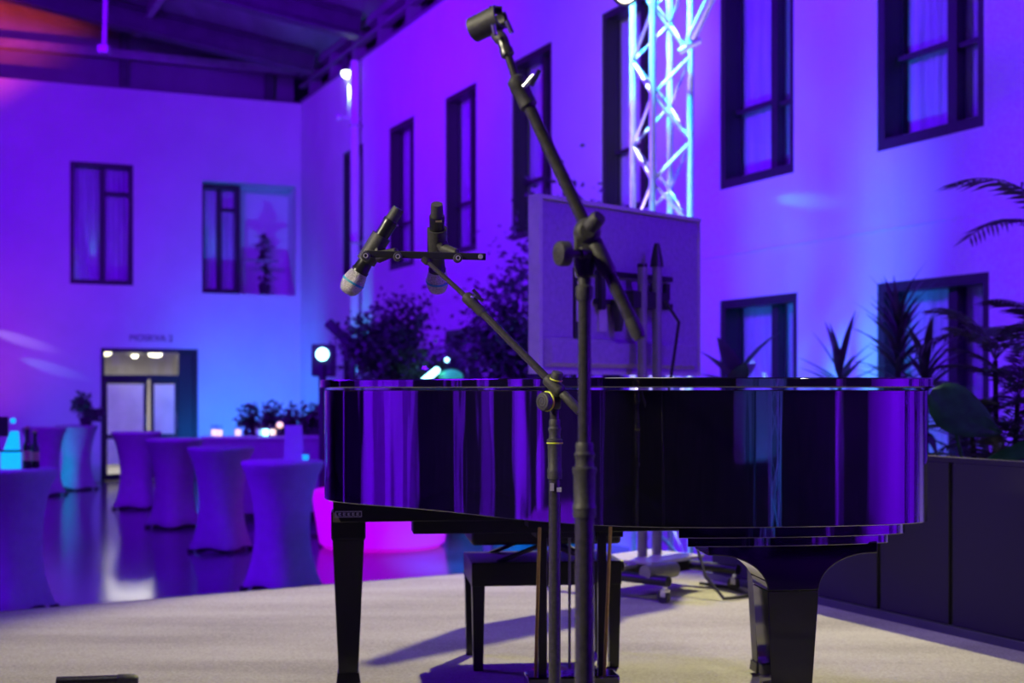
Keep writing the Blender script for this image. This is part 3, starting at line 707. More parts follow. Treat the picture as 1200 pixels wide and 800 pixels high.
b = MB(); b.prof(A-dr2*.004, A+dr2*.055, [(0, .008), (.05, .0105), (.9, .0105), (1, .0085)]); b.build('end_cap', M['rubber'], s2)
pv = rel2(at(650, 452, 2.885))
b = MB(); b.prof(pv-dr2*.022, pv+dr2*.026, [(0, .011), (.1, .0145), (.9, .0145), (1, .011)]); b.box((-.001, .0, Z2(462)), (.022, .026, .040)); b.prof((-.012, -.004, Z2(470)), (.013, -.004, Z2(470)), [(0, .014), (.2, .018), (.8, .018), (1, .014)]); b.build('pivot_clamp', M['rubber'], s2, bevel=.002)
knob(s2, rel2(at(643, 470, 2.87)), (-.75, -.66, -.02), .0195, .020, ring=True, spiral=True)
knob(s2, rel2(at(651, 447, 2.875)), (.22, -.25, .9), .0125, .022, ring=True)
b = MB(); b.prof(B-dr2*.05, B+dr2*.012, [(0, .0085), (.1, .0115), (.5, .011), (.55, .013), (.92, .013), (1, .008)]); b.build('boom_sleeve', M['rubber'], s2)
b = MB(); q0 = B+Vector((.012, -.012, .004)); b.chain([B, q0], .006, 10); b.box(q0+Vector((.006, 0, .006)), (.007, .008, .024), Matrix.Rotation(-.7, 3, 'Y')); b.box(q0+Vector((.012, 0, -.004)), (.020, .006, .007), Matrix.Rotation(.5, 3, 'Y')); b.build('thumb_screw', M['steelb'], s2)
b = MB(); b.cyl(B, T2, .0054, n=18); b.build('boom_rod', M['std'], s2)
b = MB(); b.prof(T2-(T2-B).normalized()*.012, T2+(T2-B).normalized()*.004, [(0, .006), (.2, .0085), (1, .0085)]); b.build('thread_collar', M['std'], s2)

# stereo bar with clips
L0, L1 = at(427, 297.5, 3.0), at(569, 301, 3.04); bar_c = (L0+L1)/2
sb = empty('stereo_bar', bar_c, math.atan2((L1-L0).y, (L1-L0).x), 'flat black stereo bar across the boom tip between two microphones', 'bar')
half = (L1-L0).length/2; tilt = (L1-L0).z
b = MB(); Mt = Matrix.Rotation(-math.atan2(tilt, 2*half), 3, 'Y'); b.box((0, -.004, 0), (half*2, .004, .0155), Mt); b.build('flat_bar', M['mount'], sb, bevel=.0015)
def bolt(x, r=.0098):
    b = MB(); b.prof((x, -.006, -.006+tilt*x/(2*half)), (x, -.024, -.006+tilt*x/(2*half)), [(0, r*.8), (.1, r), (.7, r*1.04), (1, r*.85)], 20); k = b.build('bolt_knob', M['rubber'], sb)
    b = MB(); b.ring((x, -.0245, -.006+tilt*x/(2*half)), (0, 1, 0), r*.45, r*.12, 16, 6); b.build('bolt_face', M['steel_l'], k)
bolt(-half+.002); bolt(-half+.072); bolt(half-.064)
b = MB(); b.prof((half-.012, -.005, tilt/2), (half-.012, -.009, tilt/2), [(0, .006), (1, .005)], 16); b.build('end_bolt', M['steel_l'], sb)

def microphone(top, bot, label, twist=0):
    top, bot = Vector(top), Vector(bot); L = (top-bot).length
    r = empty('microphone', bot, 0, label, 'microphone', 'handheld microphones on the stereo bar')
    r.rotation_euler = (top-bot).to_track_quat('Z', 'Y').to_euler()
    b = MB(); b.prof((0, 0, 0), (0, 0, .058), [(0, .006), (.02, .013), (.10, .0195), (.25, .0235), (.42, .0255), (.55, .0258), (.75, .0235), (1, .0195)], 28); g = b.build('grille', M['grille'], r, angle=70)
    b = MB(); b.prof((0, 0, .0285), (0, 0, .0335), [(0, .0258), (.1, .0267), (.9, .0267), (1, .0258)], 28); b.build('blue_band', M['band'], g)
    b = MB(); b.prof((0, 0, .055), (0, 0, L-.030), [(0, .0195), (.05, .0205), (.07, .0185), (.3, .0155), (.42, .0158), (.9, .0170), (.98, .0175), (1, .0165)], 28); b.build('handle', M['micbody'], r, angle=50)
    b = MB(); b.prof((0, 0, L-.031), (0, 0, L), [(0, .0145), (.85, .0135), (1, .0125)], 24); b.build('transmitter_cap', M['rubber'], r)
    b = MB(); b.box((.004, -.0135, L-.034), (.014, .008, .004)); b.build('label_strip', M['wear'], r)
    return r
m1t, m1b = at(467, 244, 3.045), at(408, 340, 3.075)
m1b = m1t + (m1b-m1t).normalized()*.225
m2t, m2b = at(512, 239, 3.03), at(512.5, 333, 3.15)
m2b = m2t + (m2b-m2t).normalized()*.228
microphone(m1t, m1b, 'left microphone tilted head down, silver grille with blue band')
microphone(m2t, m2b, 'right microphone hanging head down on the stereo bar, short in view')
# clips are parts of the bar
inv = Matrix.LocRotScale(sb.location, sb.rotation_euler, None).inverted()
def clip(t_, b_, f, xbolt):
    P, Q = inv @ Vector(t_), inv @ Vector(b_); ax = (Q-P).normalized(); c = P.lerp(Q, f)
    tgt = Vector((xbolt, .004, 0)); e_ = (tgt-c); e_ = (e_-ax*e_.dot(ax)).normalized(); q_ = ax.cross(e_)
    b = MB(); cshell(b, c, ax, e_, q_, .0178, .0222, .034, -2.5, 2.5, 24)
    b.chain([c+e_*.019-ax*.006, c+e_*.030+ax*.006, tgt+Vector((0, .004, .008)), tgt+Vector((0, .004, 0))], [.014, .014, .009, .008], 12)
    b.build('mic_clip', M['rubber'], sb)
clip(m1t, m1b, .47, -half+.070); clip(m2t, m2b, .42, half-.064)

# short black tube on the carpet, bottom left
tb = empty('floor_tube', (-1.37, 4.42, SZ+.022), R(9), 'short black tube with rounded end lying on the carpet at bottom left', 'tube')
b = MB(); b.cyl((-.10, 0, 0), (.10, 0, 0), .021, n=16); b.build('tube', M['std'], tb)
b = MB(); b.prof((.09, 0, 0), (.155, 0, 0), [(0, .022), (.05, .0235), (.8, .0225), (1, .015)]); b.build('end_cap', M['rubber'], tb)

# ------------------------------------------------------------ display on a wheeled stand
TL, TR_ = Vector((.107, 6.15)), Vector((.972, 7.07)); td_ = (TR_-TL).normalized(); tvw = (TR_-TL).length
tc = (TL+TR_)/2; trz = math.atan2(td_.y, td_.x)
tvs = empty('display_stand', (tc.x, tc.y, SZ), trz, 'wheeled stand with two grey columns behind the piano', 'stand')
tv = empty('display', (tc.x, tc.y, SZ+1.445), trz, 'large flat display seen from the back, behind the piano', 'display')
hw, hh = tvw/2, .405
b = MB(); b.span((-hw+.012, .0, -hh+.012), (hw-.012, .035, hh-.012)); b.build('back_panel', M['tv'], tv, bevel=.006)
b = MB(); 
for sp in (((-hw, -.022, -hh), (-hw+.022, .045, hh)), ((hw-.014, -.006, -hh), (hw, .045, hh)), ((-hw+.022, -.022, hh-.018), (hw-.014, .045, hh)), ((-hw+.022, -.006, -hh), (hw-.014, .045, -hh+.018))): b.span(*sp)
b.build('rim', M['tvrim'], tv, bevel=.004)
b = MB(); b.span((-hw+.03, .036, -hh+.03), (hw-.03, .044, hh-.03)); b.build('screen', M['mount'], tv)
b = MB(); b.add([(-hw+.05, 0, -hh+.17), (hw-.05, 0, -hh+.17), (hw-.05, 0, -hh+.03), (-hw+.05, 0, -hh+.03), (-hw+.08, -.03, -hh+.15), (hw-.08, -.03, -hh+.15), (hw-.08, -.03, -hh+.05), (-hw+.08, -.03, -hh+.05)], [(0,1,2,3),(7,6,5,4),(0,4,5,1),(1,5,6,2),(2,6,7,3),(3,7,4,0)]); b.build('lower_housing', M['tv'], tv, bevel=.004)
b = MB(); b.span((-.375, -.012, -.24), (-.30, .0, .09)); pl = b.build('socket_panel', M['mount'], tv)
b = MB(); b.span((-.372, -.014, .045), (-.335, -.012, .072)); b.build('sticker', M['white'], pl)
b = MB(); b.prof((-.345, -.012, .02), (-.345, -.015, .02), [(0, .010), (1, .010)], 14); b.build('dot', M['pink'], pl)
b = MB(); b.span((-.305, -.016, -.01), (-.292, -.012, .085)); b.build('sticker', M['white'], pl)
b = MB(); b.span((-.365, -.014, -.16), (-.315, -.012, -.06)); b.build('sticker', M['tvrim'], pl)
b = MB(); b.span((-.20, -.012, -.20), (-.14, .0, -.09)); b.build('plate', M['tvrim'], tv)
# mount
for z in (.075, -.060):
    b = MB(); b.span((-.24, -.03, z-.012), (.36, -.012, z+.012)); b.build('mount_rail', M['mount'], tv)
for x in (-.205, .20, .30):
    b = MB(); b.span((x-.016, -.045, -.10 if x < 0 else -.03), (x+.016, -.02, .13 if x < 0 else .05)); b.build('mount_bracket', M['mount'], tv)
b = MB(); b.prof((-.10, -.05, -.05), (-.10, -.05, -.20), [(0, .035), (.3, .035), (1, .018)], 16); b.build('cable_weight', M['mount'], tv)
for (x, zt) in ((.02, 1.56), (.135, 1.575)):
    b = MB(); b.cyl((x, -.10, .10), (x, -.10, zt), .0235, n=20); c = b.build('column', M['column'], tvs)
    b = MB()
    if x > .1: b.prof((x, -.10, zt-.01), (x, -.10, zt+.105), [(0, .034), (.3, .030), (.9, .016), (1, .012)], 16)
    else: b.prof((x, -.10, zt-.005), (x, -.10, zt+.012), [(0, .025), (1, .024)], 16)
    b.build('cap', M['mount'], c)
b = MB(); b.span((-.06, -.11, 1.36), (.22, -.03, 1.44)); b.build('mount_plate', M['mount'], tvs)
b = MB(); b.chain([(.16, -.13, 1.40), (.26, -.14, 1.30), (.24, -.12, 1.1), (.20, -.09, .8), (.16, -.12, .3)], .008, 8); b.build('cable', M['cable'], tvs)
b = MB(); b.box((.08, -.10, .16), (.42, .34, .014)); b.build('shelf', M['tvrim'], tvs, bevel=.003)
for x in (-.20, .36):
    b = MB(); b.chain([(x, -.42, .10), (x, .30, .10)], .024, 14); b.build('base_tube', M['mount'], tvs)
    for y in (-.40, .28):
        b = MB(); b.cyl((x, y, .09), (x, y, .055), .012, n=10); b.span((x-.018, y-.014, .03), (x+.018, y+.014, .062)); cs = b.build('caster', M['steelb'], tvs)
        b = MB(); b.cyl((x-.012, y+.008, .030), (x+.012, y+.008, .030), .030, n=18); b.build('wheel', M['rubber'], cs)
b = MB(); b.cyl((-.22, -.30, .13), (-.02, -.32, .13), .036, n=20); b.build('cross_tube', M['column'], tvs)
b = MB(); b.span((-.20, -.14, .075), (.36, -.06, .125)); b.build('cross_bar', M['mount'], tvs)
cb = MB(); cb.chain([(.86, 6.52, SZ+.30), (.90, 6.35, SZ+.1), (.97, 6.25, SZ+.012), (1.12, 6.35, SZ+.01), (1.06, 6.62, SZ+.01), (.93, 6.75, SZ+.012)], .008, 8)
tag(cb.build('cable', M['cable'], None), 'black cable looping on the carpet beside the display stand', 'cable')

# ------------------------------------------------------------ lighting truss
def truss(loc, rz, H, size, label, zb=0):
    r = empty('lighting_truss', loc, rz, label, 'truss')
    h = size/2; cr = .025
    cs = [(-h, -h), (h, -h), (h, h), (-h, h)]
    for x, y in cs:
        b = MB(); b.cyl((x, y, .02), (x, y, H), cr, n=14); b.build('chord', M['alu'], r)
    st = size*1.0; n = int(H/st)
    for k in range(4):
        (xa, ya), (xb, yb) = cs[k], cs[(k+1) % 4]
        for i in range(n):
            z0, z1 = .1+i*st, .1+(i+1)*st
            p, q = ((xa, ya, z0), (xb, yb, z1)) if (i+k) % 2 == 0 else ((xb, yb, z0), (xa, ya, z1))
            b = MB(); b.cyl(p, q, .0125, n=8, caps=False); b.build('brace', M['alu'], r)
    b = MB(); b.box((0, 0, .01), (.8, .8, .02)); b.build('base_plate', M['steel'], r)
    return r
tp = at(775, 456, 10.0)
truss((tp.x, tp.y, 0), R(22), 6.9, .31, 'aluminium box truss tower standing behind the display')
spot('truss_top_light', (tp.x-.55, tp.y-.75, 6.75), (tp.x, tp.y, 4.2), CYAN, 3600, 34, .8, .04)
spot('truss_white_light', (tp.x-.35, tp.y-.45, 6.85), (tp.x+.02, tp.y, 4.4), (.7, .95, 1.0), 1900, 26, .8, .04)
spot('truss_base_light', (tp.x-.4, tp.y-.55, .12), (tp.x, tp.y, 2.6), (.62, .5, 1.0), 500, 34, 1.0, .04)
ar = empty('truss_arm', at(806, 52, 9.8), 0, 'slanted tube clamped to the right side of the truss tower', 'tube')
b = MB(); q = at(846, -28, 9.4)-at(806, 52, 9.8); b.chain([Vector((.03, 0, .05)), q], .038, 14); b.build('tube', M['alu'], ar)
b = MB(); b.chain([(-.05, .05, -.04), (.03, 0, .0), (.09, -.03, .02)], .024, 10); b.box((.03, 0, .02), (.09, .06, .05)); b.build('clamp', M['alu'], ar)
# lamp head at the top of the tower
lh = at(733, -9, 9.6)
ld = empty('stage_lamp', lh, 0, 'warm white stage lamp at the top left of the truss tower', 'lamp')
b = MB(); b.prof((0, .25, .10), (0, 0, 0), [(0, .05), (.3, .09), (.9, .10), (1, .095)], 20); b.build('lamp_housing', M['steel'], ld)
b = MB(); b.prof((0, .0, 0), (0, -.012, -.005), [(0, .075), (1, .06)], 20); b.build('lens', M['lampwarm'], ld)
b = MB(); b.chain([(-.12, .12, .05), (-.12, .12, .25), (.12, .12, .25), (.12, .12, .05)], .012, 8); b.build('yoke', M['steel'], ld)
b = MB(); b.cyl((0, .12, .25), (.25, .3, .25), .02, n=10); b.build('hook', M['steel'], ld)
spot('stage_lamp_glow', lh+Vector((-.02, .35, .05)), (1.0, 15.0, 5.2), (1.0, .82, .35), 170, 44, 1.0, .05)

# ------------------------------------------------------------ cocktail tables
def table_mesh(R0=.35, H=1.1):
    b = MB(); n = 48; prof = [(1.098, .0), (1.10, .33), (1.094, .348), (1.075, .352), (1.04, .338), (.96, .302), (.85, .270), (.7, .243), (.55, .232), (.40, .238), (.25, .262), (.12, .300), (.04, .335), (.03, .330)]
    vs = []
    for z, r in prof:
        wgt = max(0, 1-z/.8)
        for k in range(n):
            t = 2*PI*k/n; sq = 1-.20*wgt*(math.sin(2*t)**2)
            zz = z + (.03*wgt*wgt*(math.sin(2*t)**2) if z < .3 else 0)
            vs.append((r*sq*math.cos(t), r*sq*math.sin(t), zz))
    m = len(prof)
    b.add(vs, [(i*n+k, i*n+(k+1) % n, (i+1)*n+(k+1) % n, (i+1)*n+k) for i in range(m-1) for k in range(n)], True)
    return b
proto = empty('cocktail_table', (0, 0, 0), 0, None, 'table', 'cocktail tables in stretch covers')
table_mesh().build('stretch_cover', M['spandex'], proto, angle=60)
for k in range(4):
    b = MB(); a = k*PI/2; b.prof((.325*math.cos(a), .325*math.sin(a), 0), (.325*math.cos(a), .325*math.sin(a), .035), [(0, .035), (.7, .04), (1, .03)], 12); b.build('foot', M['foot'], proto)
b = MB(); b.prof((0, 0, 0), (0, 0, .03), [(0, .27), (1, .25)], 24); b.build('base_disc', M['foot'], proto)
tabs = [(12, 10.55, 'covered cocktail table at the left picture edge, menu holder and bottles on it', .35),
        (331, 11.7, 'covered cocktail table beside the left end of the piano, card on it', .2),
        (259, 14.5, 'covered cocktail table just behind the one with the card', .5),
        (204, 16.9, 'covered cocktail table third in the row from the piano', .1),
        (160, 19.6, 'covered cocktail table in front of the glass door', .6),
        (90, 23.3, 'azure lit cocktail table with a bushy plant on top left of the door', .3),
        (52, 22.0, 'covered cocktail table behind the bottles, left of the plant table', .3)]
for i, (px, Y, lab, rz) in enumerate(tabs):
    o = proto if i == 0 else copy_tree(proto)
    p = at(px, 456, Y); o.location = (p.x, p.y, 0); o.rotation_euler.z = rz; o['label'] = lab
spot('azure_table_uplight', (-8.15, 22.2, .1), (-7.6, 23.3, .7), (0, .4, 1), 60, 100, 1, .05)
# long bar table behind
bl = at(322, 456, 17.95)
lt = empty('bar_table', (bl.x, bl.y, 0), R(14), 'long high table with white cloth top behind the cocktail tables', 'table')
b = MB(); b.span((-.95, -.35, 1.04), (1.0, .35, 1.09)); b.build('tabletop', M['spandex'], lt, bevel=.01)
b = MB(); b.span((-.94, -.34, .12), (.99, .34, 1.045)); b.build('skirt', M['spandex'], lt)
for x in (-.85, .9):
    for y in (-.28, .28):
        b = MB(); b.cyl((x, y, 0), (x, y, .2), .025, n=10); b.build('leg', M['foot'], lt)

# items on the tables
def on(px, Y, z): p = at(px, 456, Y); return Vector((p.x, p.y, z))
cd_ = empty('menu_card', on(344, 11.72, 1.1), .1, 'pale folded menu card standing on the table beside the piano', 'card')
b = MB(); b.add([(-.085, 0, 0), (.085, 0, 0), (.07, .04, .30), (-.075, .04, .30), (-.085, .004, 0), (.085, .004, 0), (.07, .044, .30), (-.075, .044, .30)], [(0,1,2,3),(7,6,5,4),(0,4,5,1),(1,5,6,2),(2,6,7,3),(3,7,4,0)]); b.build('front_leaf', M['card'], cd_)
b = MB(); b.add([(-.085, .09, 0), (.085, .09, 0), (.07, .044, .30), (-.075, .044, .30), (-.085, .094, 0), (.085, .094, 0), (.07, .048, .30), (-.075, .048, .30)], [(0,1,2,3),(7,6,5,4),(0,4,5,1),(1,5,6,2),(2,6,7,3),(3,7,4,0)]); b.build('rear_leaf', M['card'], cd_)
def tumbler(p, label, m, h=.09, r=.033, glow=None):
    e = empty('drinking_glass', p, 0, label, 'glass', 'glasses and candles on the tables')
    b = MB(); b.prof((0, 0, 0), (0, 0, h), [(0, r*.8), (.05, r*.9), (1, r), (1, r*.93), (.12, r*.82)], 16); b.build('bowl', m, e)
    b = MB(); b.prof((0, 0, h*.13), (0, 0, h*.6), [(0, r*.78), (1, r*.86)], 16); b.build('glass_fill', glow or M['band'], e)  # emissive fills stand in for candle light and light caught in glass
tumbler(on(358, 11.6, 1.1), 'cyan glowing glass right of the pale menu card', M['clear'], glow=M['cyanlit'])
for px, Y, lab, g in ((251, 17.75, 'pinkish glass at the left end of the long table', M['candle']), (257, 17.6, 'pink glowing candle glass near the left end of the long table', M['candle']), (279, 17.75, 'glowing candle glass in the middle of the long table', M['candle']),
                   (303, 17.85, 'leftmost of the bright clustered glasses on the long table', M['white']), (311, 17.8, 'middle one of the bright clustered glasses on the long table', M['lampcy']), (320, 17.9, 'rightmost of the bright clustered glasses on the long table', M['candle'])):
    tumbler(on(px, Y, 1.09), lab, M['clear'], h=.16, r=.045, glow=g)
gl = empty('globe_lamp', on(328, 17.95, 1.09), 0, 'small yellowish globe lamp on a stem behind the menu card', 'lamp')
b = MB(); b.cyl((0, 0, 0), (0, 0, .12), .012, n=10); b.build('stem', M['steel'], gl)
b = MB(); b.sphere((0, 0, .15), .042, 14, 10); b.build('globe', M['candle'], gl)
# left table: lit menu holder, bottles, gadget
mh = empty('menu_holder', on(12, 10.45, 1.1), .25, 'cyan backlit acrylic menu holder on the leftmost table', 'menu holder')
b = MB(); b.add([(-.07, 0, .0), (.075, 0, .0), (.075, 0, .13), (-.07, 0, .13), (-.07, .04, 0), (.075, .04, 0), (.075, .04, .13), (-.07, .04, .13)], [(0,1,2,3),(7,6,5,4),(0,4,5,1),(1,5,6,2),(2,6,7,3),(3,7,4,0)]); b.build('lower_block', M['cyanlit'], mh, bevel=.006)
b = MB(); b.span((-.075, -.004, .13), (.08, .044, .145)); b.build('divider', M['foot'], mh)
b = MB(); b.add([(-.05, 0, .145), (.07, 0, .145), (.06, 0, .29), (.0, 0, .29), (-.05, .03, .145), (.07, .03, .145), (.06, .03, .29), (.0, .03, .29)], [(0,1,2,3),(7,6,5,4),(0,4,5,1),(1,5,6,2),(2,6,7,3),(3,7,4,0)]); b.build('upper_block', M['cyanlit'], mh, bevel=.006)
b = MB(); b.span((-.16, -.01, .25), (-.015, .02, .40)); b.build('dark_card', M['pot'], mh)
b = MB(); b.sphere((.02, 0, .37), .022, 12, 8); b.build('lamp_bulb', M['cyanlit'], mh)
def bottle(p, h, lab):
    e = empty('bottle', p, 0, lab, 'bottle', 'dark bottles on the leftmost table')
    b = MB(); b.prof((0, 0, 0), (0, 0, h), [(0, .03), (.03, .034), (.55, .034), (.70, .016), (.92, .013), (.92, .015), (1, .015)], 18); b.build('body', M['bottle'], e)
    b = MB(); b.prof((0, 0, h*.2), (0, 0, h*.45), [(0, .0346), (1, .0346)], 18); b.build('paper_label', M['blush'], e)
    b = MB(); b.prof((0, 0, h*.97), (0, 0, h*1.06), [(0, .017), (.6, .024), (1, .012)], 14); b.build('stopper', M['blush'], e)
bottle(on(32, 10.5, 1.1), .31, 'left dark bottle with a coppery stopper beside the menu holder')
bottle(on(41, 10.6, 1.1), .28, 'right dark bottle with a coppery stopper near the table edge')

# ------------------------------------------------------------ plants
def leaf_cloud(name, m, parent, pts, size, jit=1):
    b = MB()
    for (p, s_) in pts:
        q = Euler((random.uniform(-1.2, 1.2), random.uniform(-1.2, 1.2), random.uniform(0, 6.28))).to_matrix(); L = size*s_
        v = [Vector((0, 0, 0)), Vector((L*.28, L*.5, L*.06)), Vector((0, L, -.1*L)), Vector((-L*.28, L*.5, L*.06))]
        b.add([q @ x + p for x in v], [(0, 1, 2, 3)])
    o = b.build(name, m, parent, raw=True); o['kind'] = 'stuff'; return o
def tree(loc, label, trunk_h, crown, nl, size, m, spread=1, branches=9, trunk_r=.05, potr=None, cat='tree', potm=None):
    r = empty('indoor_tree' if cat == 'tree' else 'potted_shrub', loc, 0, label, cat)
    if potr: pot(r, potr[0], potr[1], potm or M['pot'])
    z0 = potr[1]*.9 if potr else 0
    b = MB(); b.chain([(0, 0, z0), (.03, .02, trunk_h*.5), (-.02, 0, trunk_h)], [trunk_r, trunk_r*.8, trunk_r*.6], 10); b.build('trunk', M['trunk'], r)
    pts = []
    tips = []
    for k in range(branches):
        a = k*2.4+random.uniform(-.3, .3); rr = .35+.65*((k*.618) % 1); el = -.55+1.55*((k*.382+.2) % 1)
        tip = Vector((crown[0]*rr*math.cos(a), crown[1]*rr*math.sin(a), trunk_h + crown[2]*el)); tips.append(tip)
        b = MB(); b.chain([(-.02, 0, trunk_h*.85), tip*.5+Vector((0, 0, trunk_h*.45+.1)), tip], [trunk_r*.5, trunk_r*.3, trunk_r*.1], 6); b.build('branch', M['trunk'], r)
    for i in range(nl):
        t = random.choice(tips); f = random.uniform(.45, 1.1); c = Vector((0, 0, trunk_h*.9)).lerp(t, f)
        sg_ = .16*spread*max(crown)
        pts.append((c+Vector((random.gauss(0, sg_), random.gauss(0, sg_), random.gauss(0, sg_*.8))), random.uniform(.6, 1.3)))
    leaf_cloud('foliage', m, r, pts, size); return r
# big magenta planter with a tree
mp_ = on(448, 14.9, 0)
pl = empty('round_planter', mp_, 0, 'large glowing magenta round planter seen under the piano', 'planter')
b = MB(); b.prof((0, 0, 0), (0, 0, .62), [(0, .62), (.08, .68), (.9, .76), (1, .74), (1, .68), (.9, .66)], 40); b.build('bowl', M['magenta'], pl)
b = MB(); b.prof((0, 0, .45), (0, 0, .56), [(0, .66), (1, .6)], 30); b.build('soil', M['trunk'], pl)
tree(on(480, 14.95, .55), 'broad dark leafy tree growing in the magenta planter', 1.3, (.80, .6, .72), 7000, .075, M['leaf'], 1.0, 16, .06)
tree(on(604, 13.2, 0), 'dark leafy tree half hidden by the left edge of the display', 1.9, (.42, .4, .85), 4500, .075, M['leaf'], 1.0, 12, .05, (.28, .45))
tree(on(672, 13.8, 0), 'tall sparse tree rising behind the display in front of the windows', 2.6, (.62, .5, 1.1), 1300, .08, M['leaf2'], 1.3, 12, .04, (.25, .45))
tree(on(545, 15.8, 0), 'small dark tree between the planter tree and the display', 1.5, (.5, .5, .7), 3000, .075, M['leaf'], 1.1, 10, .04, (.25, .4))
for px, Y, lab in ((298, 20.6, 'leftmost of the dark shrubs behind the long table'), (322, 20.2, 'second dark shrub from the left behind the long table'), (345, 20.0, 'third dark shrub from the left behind the long table'), (368, 19.6, 'dark shrub behind the long table, nearest to the piano')):
    o = tree(on(px, Y, 0), lab, 1.15, (.22, .2, .30), 420, .10, M['leaf'], 1.2, 9, .03, (.2, .7), cat='plant'); o['group'] = 'shrubs behind the long table'
o = tree(on(101, 23.2, 1.1), 'dark bushy plant standing on the azure lit table', .22, (.24, .2, .26), 500, .10, M['leaf'], 1.1, 9, .02, (.12, .14), cat='plant')

def blade_plant(loc, label, stem_h, heads, L, wd, nb, m, el=(-.4, 1.3), potr=(.2, .35), bend=.6, name='potted_plant', rnd=.25):
    r = empty(name, loc, 0, label, 'plant'); pot(r, potr[0], potr[1], M['pot'])
    me = [blade_mesh('leaf', L*k, wd, bend*k, m) for k in (.85, 1.0, 1.1)]
    for (hx, hy, hz, span_, cnt) in heads:
        b = MB(); b.chain([(0, 0, potr[1]*.8), (hx*.6, hy*.6, hz*.55), (hx, hy, hz)], [.025, .02, .014], 8); b.build('stem', M['trunk'], r)
        for i in range(cnt):
            f = i/max(1, cnt-1)
            z = hz - span_*(1-f); az = i*2.4+random.uniform(-rnd, rnd); e = el[0]+(el[1]-el[0])*f+random.uniform(-.15, .15)
            place(random.choice(me), 'leaf', r, (hx, hy, z), az, e, random.uniform(.85, 1.1))
    return r
# spiky plants behind the low panels and along the right wall
blade_plant(on(1052, 8.3, 0), 'tall spiky dracaena in front of the right lower window', 2.1, [(0, 0, 2.14, .95, 105)], .36, .034, 105, M['leaf'], (-.5, 1.35), (.22, .4), .5)
blade_plant(on(1085, 8.0, 0), 'shorter spiky plant at the right end of the piano lid', 1.7, [(0, 0, 1.85, .45, 40)], .34, .045, 40, M['leaf'], (-.4, 1.3), (.22, .4), .6)
blade_plant(on(984, 9.3, 0), 'small pale spiky yucca left of the tall dracaena', 1.9, [(0, 0, 1.86, .28, 30)], .40, .05, 30, M['leaf2'], (-.35, 1.35), (.22, .4), .3)
blade_plant(on(862, 8.9, 0), 'broad leaved plant in front of the middle lower window', 1.6, [(0, 0, 1.78, .12, 9)], .36, .14, 9, M['leaf'], (.1, 1.25), (.24, .4), .5)
# areca palms at the right edge: arching fronds
def frond_mesh(name, L, m, n=25, droop=1.1, leafl=.28, lw=.027):
    b = MB(); sp = []
    for i in range(n+1):
        t = i/n; a = 1.15-droop*t*1.25
        sp.append(sp[-1]+Vector((0, math.cos(a), math.sin(a)))*(L/n) if sp else Vector((0, 0, 0)))
    b.chain(sp, [.009*(1-.8*i/n) for i in range(n+1)], 5)
    for i in range(4, n+1):
        d = (sp[i]-sp[i-1]).normalized(); k = leafl*(.55+.45*math.sin(PI*(i-3)/(n-1)))
        for s in (-1, 1):
            o_ = (Vector((s*.75, 0, 0))+d*.65+Vector((0, 0, -.18+random.uniform(-.12, .12)))).normalized(); w_ = d.cross(o_).cross(o_).normalized()*lw/2
            p = sp[i]; q = p+o_*k*.5; e = p+o_*k+Vector((0, 0, -.12*k))
            b.add([p-w_*.4, p+w_*.4, q+w_, e, q-w_], [(0, 1, 2, 3, 4)])
    return b.rawmesh(name, m)
fm = [frond_mesh('frond', L, M['leaf'], droop=dp) for L, dp in ((1.2, 1.0), (1.5, 1.2), (.95, .8))]
def palm(loc, label, stems, nf, sc=1.0):
    r = empty('areca_palm', loc, 0, label, 'plant', 'palms behind the low panel wall'); pot(r, .24, .4, M['pot'])
    for (sx, sy, sz) in stems:
        b = MB(); b.chain([(0, 0, .3), (sx*.5, sy*.5, sz*.5), (sx, sy, sz)], [.02, .016, .012], 8); b.build('stem', M['trunk'], r)
        for i in range(nf):
            place(random.choice(fm), 'frond', r, (sx, sy, sz), i*2*PI/nf+random.uniform(-.3, .3), random.uniform(-.25, .25), sc*random.uniform(.7, 1.05))
    return r
palm(on(1172, 6.5, 0), 'dense palm just behind the low panels at the right edge', [(0, 0, 1.40), (.12, .1, 1.65), (-.10, .1, 1.5), (.03, .15, 1.85), (.2, 0, 1.3), (-.05, 0, 1.2)], 9, .44)
palm(on(1262, 7.1, 0), 'tall palm beyond the right picture edge, fronds hanging in', [(0, 0, 2.38), (.1, .3, 1.8)], 9, .62)
palm(on(1128, 7.5, 0), 'low palm between the dracaena and the dense palm', [(0, 0, 1.15), (.1, 0, .95), (-.1, 0, 1.05)], 9, .40)
# one large green leaf plant next to the piano end
bp_ = on(1150, 6.1, 0)
bg = empty('elephant_ear_plant', bp_, 0, 'plant with one big green heart shaped leaf by the piano end', 'plant'); pot(bg, .2, .35, M['pot'])
b = MB(); b.chain([(.05, 0, .3), (.02, .02, 1.0), tuple(at(1112, 474, 5.97)-bp_)], [.014, .011, .008], 8); b.build('stem', M['leafg'], bg)
hl = MB(); vs = []; nseg = 10
prof_ = [(-.06, .02), (-.02, .085), (.03, .115), (.08, .118), (.13, .105), (.18, .085), (.22, .06), (.26, .03), (.29, .002)]
for (u, hw_) in prof_:
    vs += [(-hw_, u, -.03*abs(hw_)*8*.5), (-hw_*.5, u, .012), (0, u, -.006), (hw_*.5, u, .012), (hw_, u, -.03*abs(hw_)*8*.5)]
hl.add(vs, [(5*i+k, 5*i+k+1, 5*i+5+k+1, 5*i+5+k) for i in range(len(prof_)-1) for k in range(4)], True)
me = hl.mesh('leaf', M['leafg'], 80)
o = bpy.data.objects.new('leaf', me); COL.objects.link(o); o.parent = bg
zx = Vector((.12, -.93, .34)).normalized(); yx = Vector((.80, 0, -.52)); yx = (yx-zx*yx.dot(zx)).normalized(); xx = yx.cross(zx)
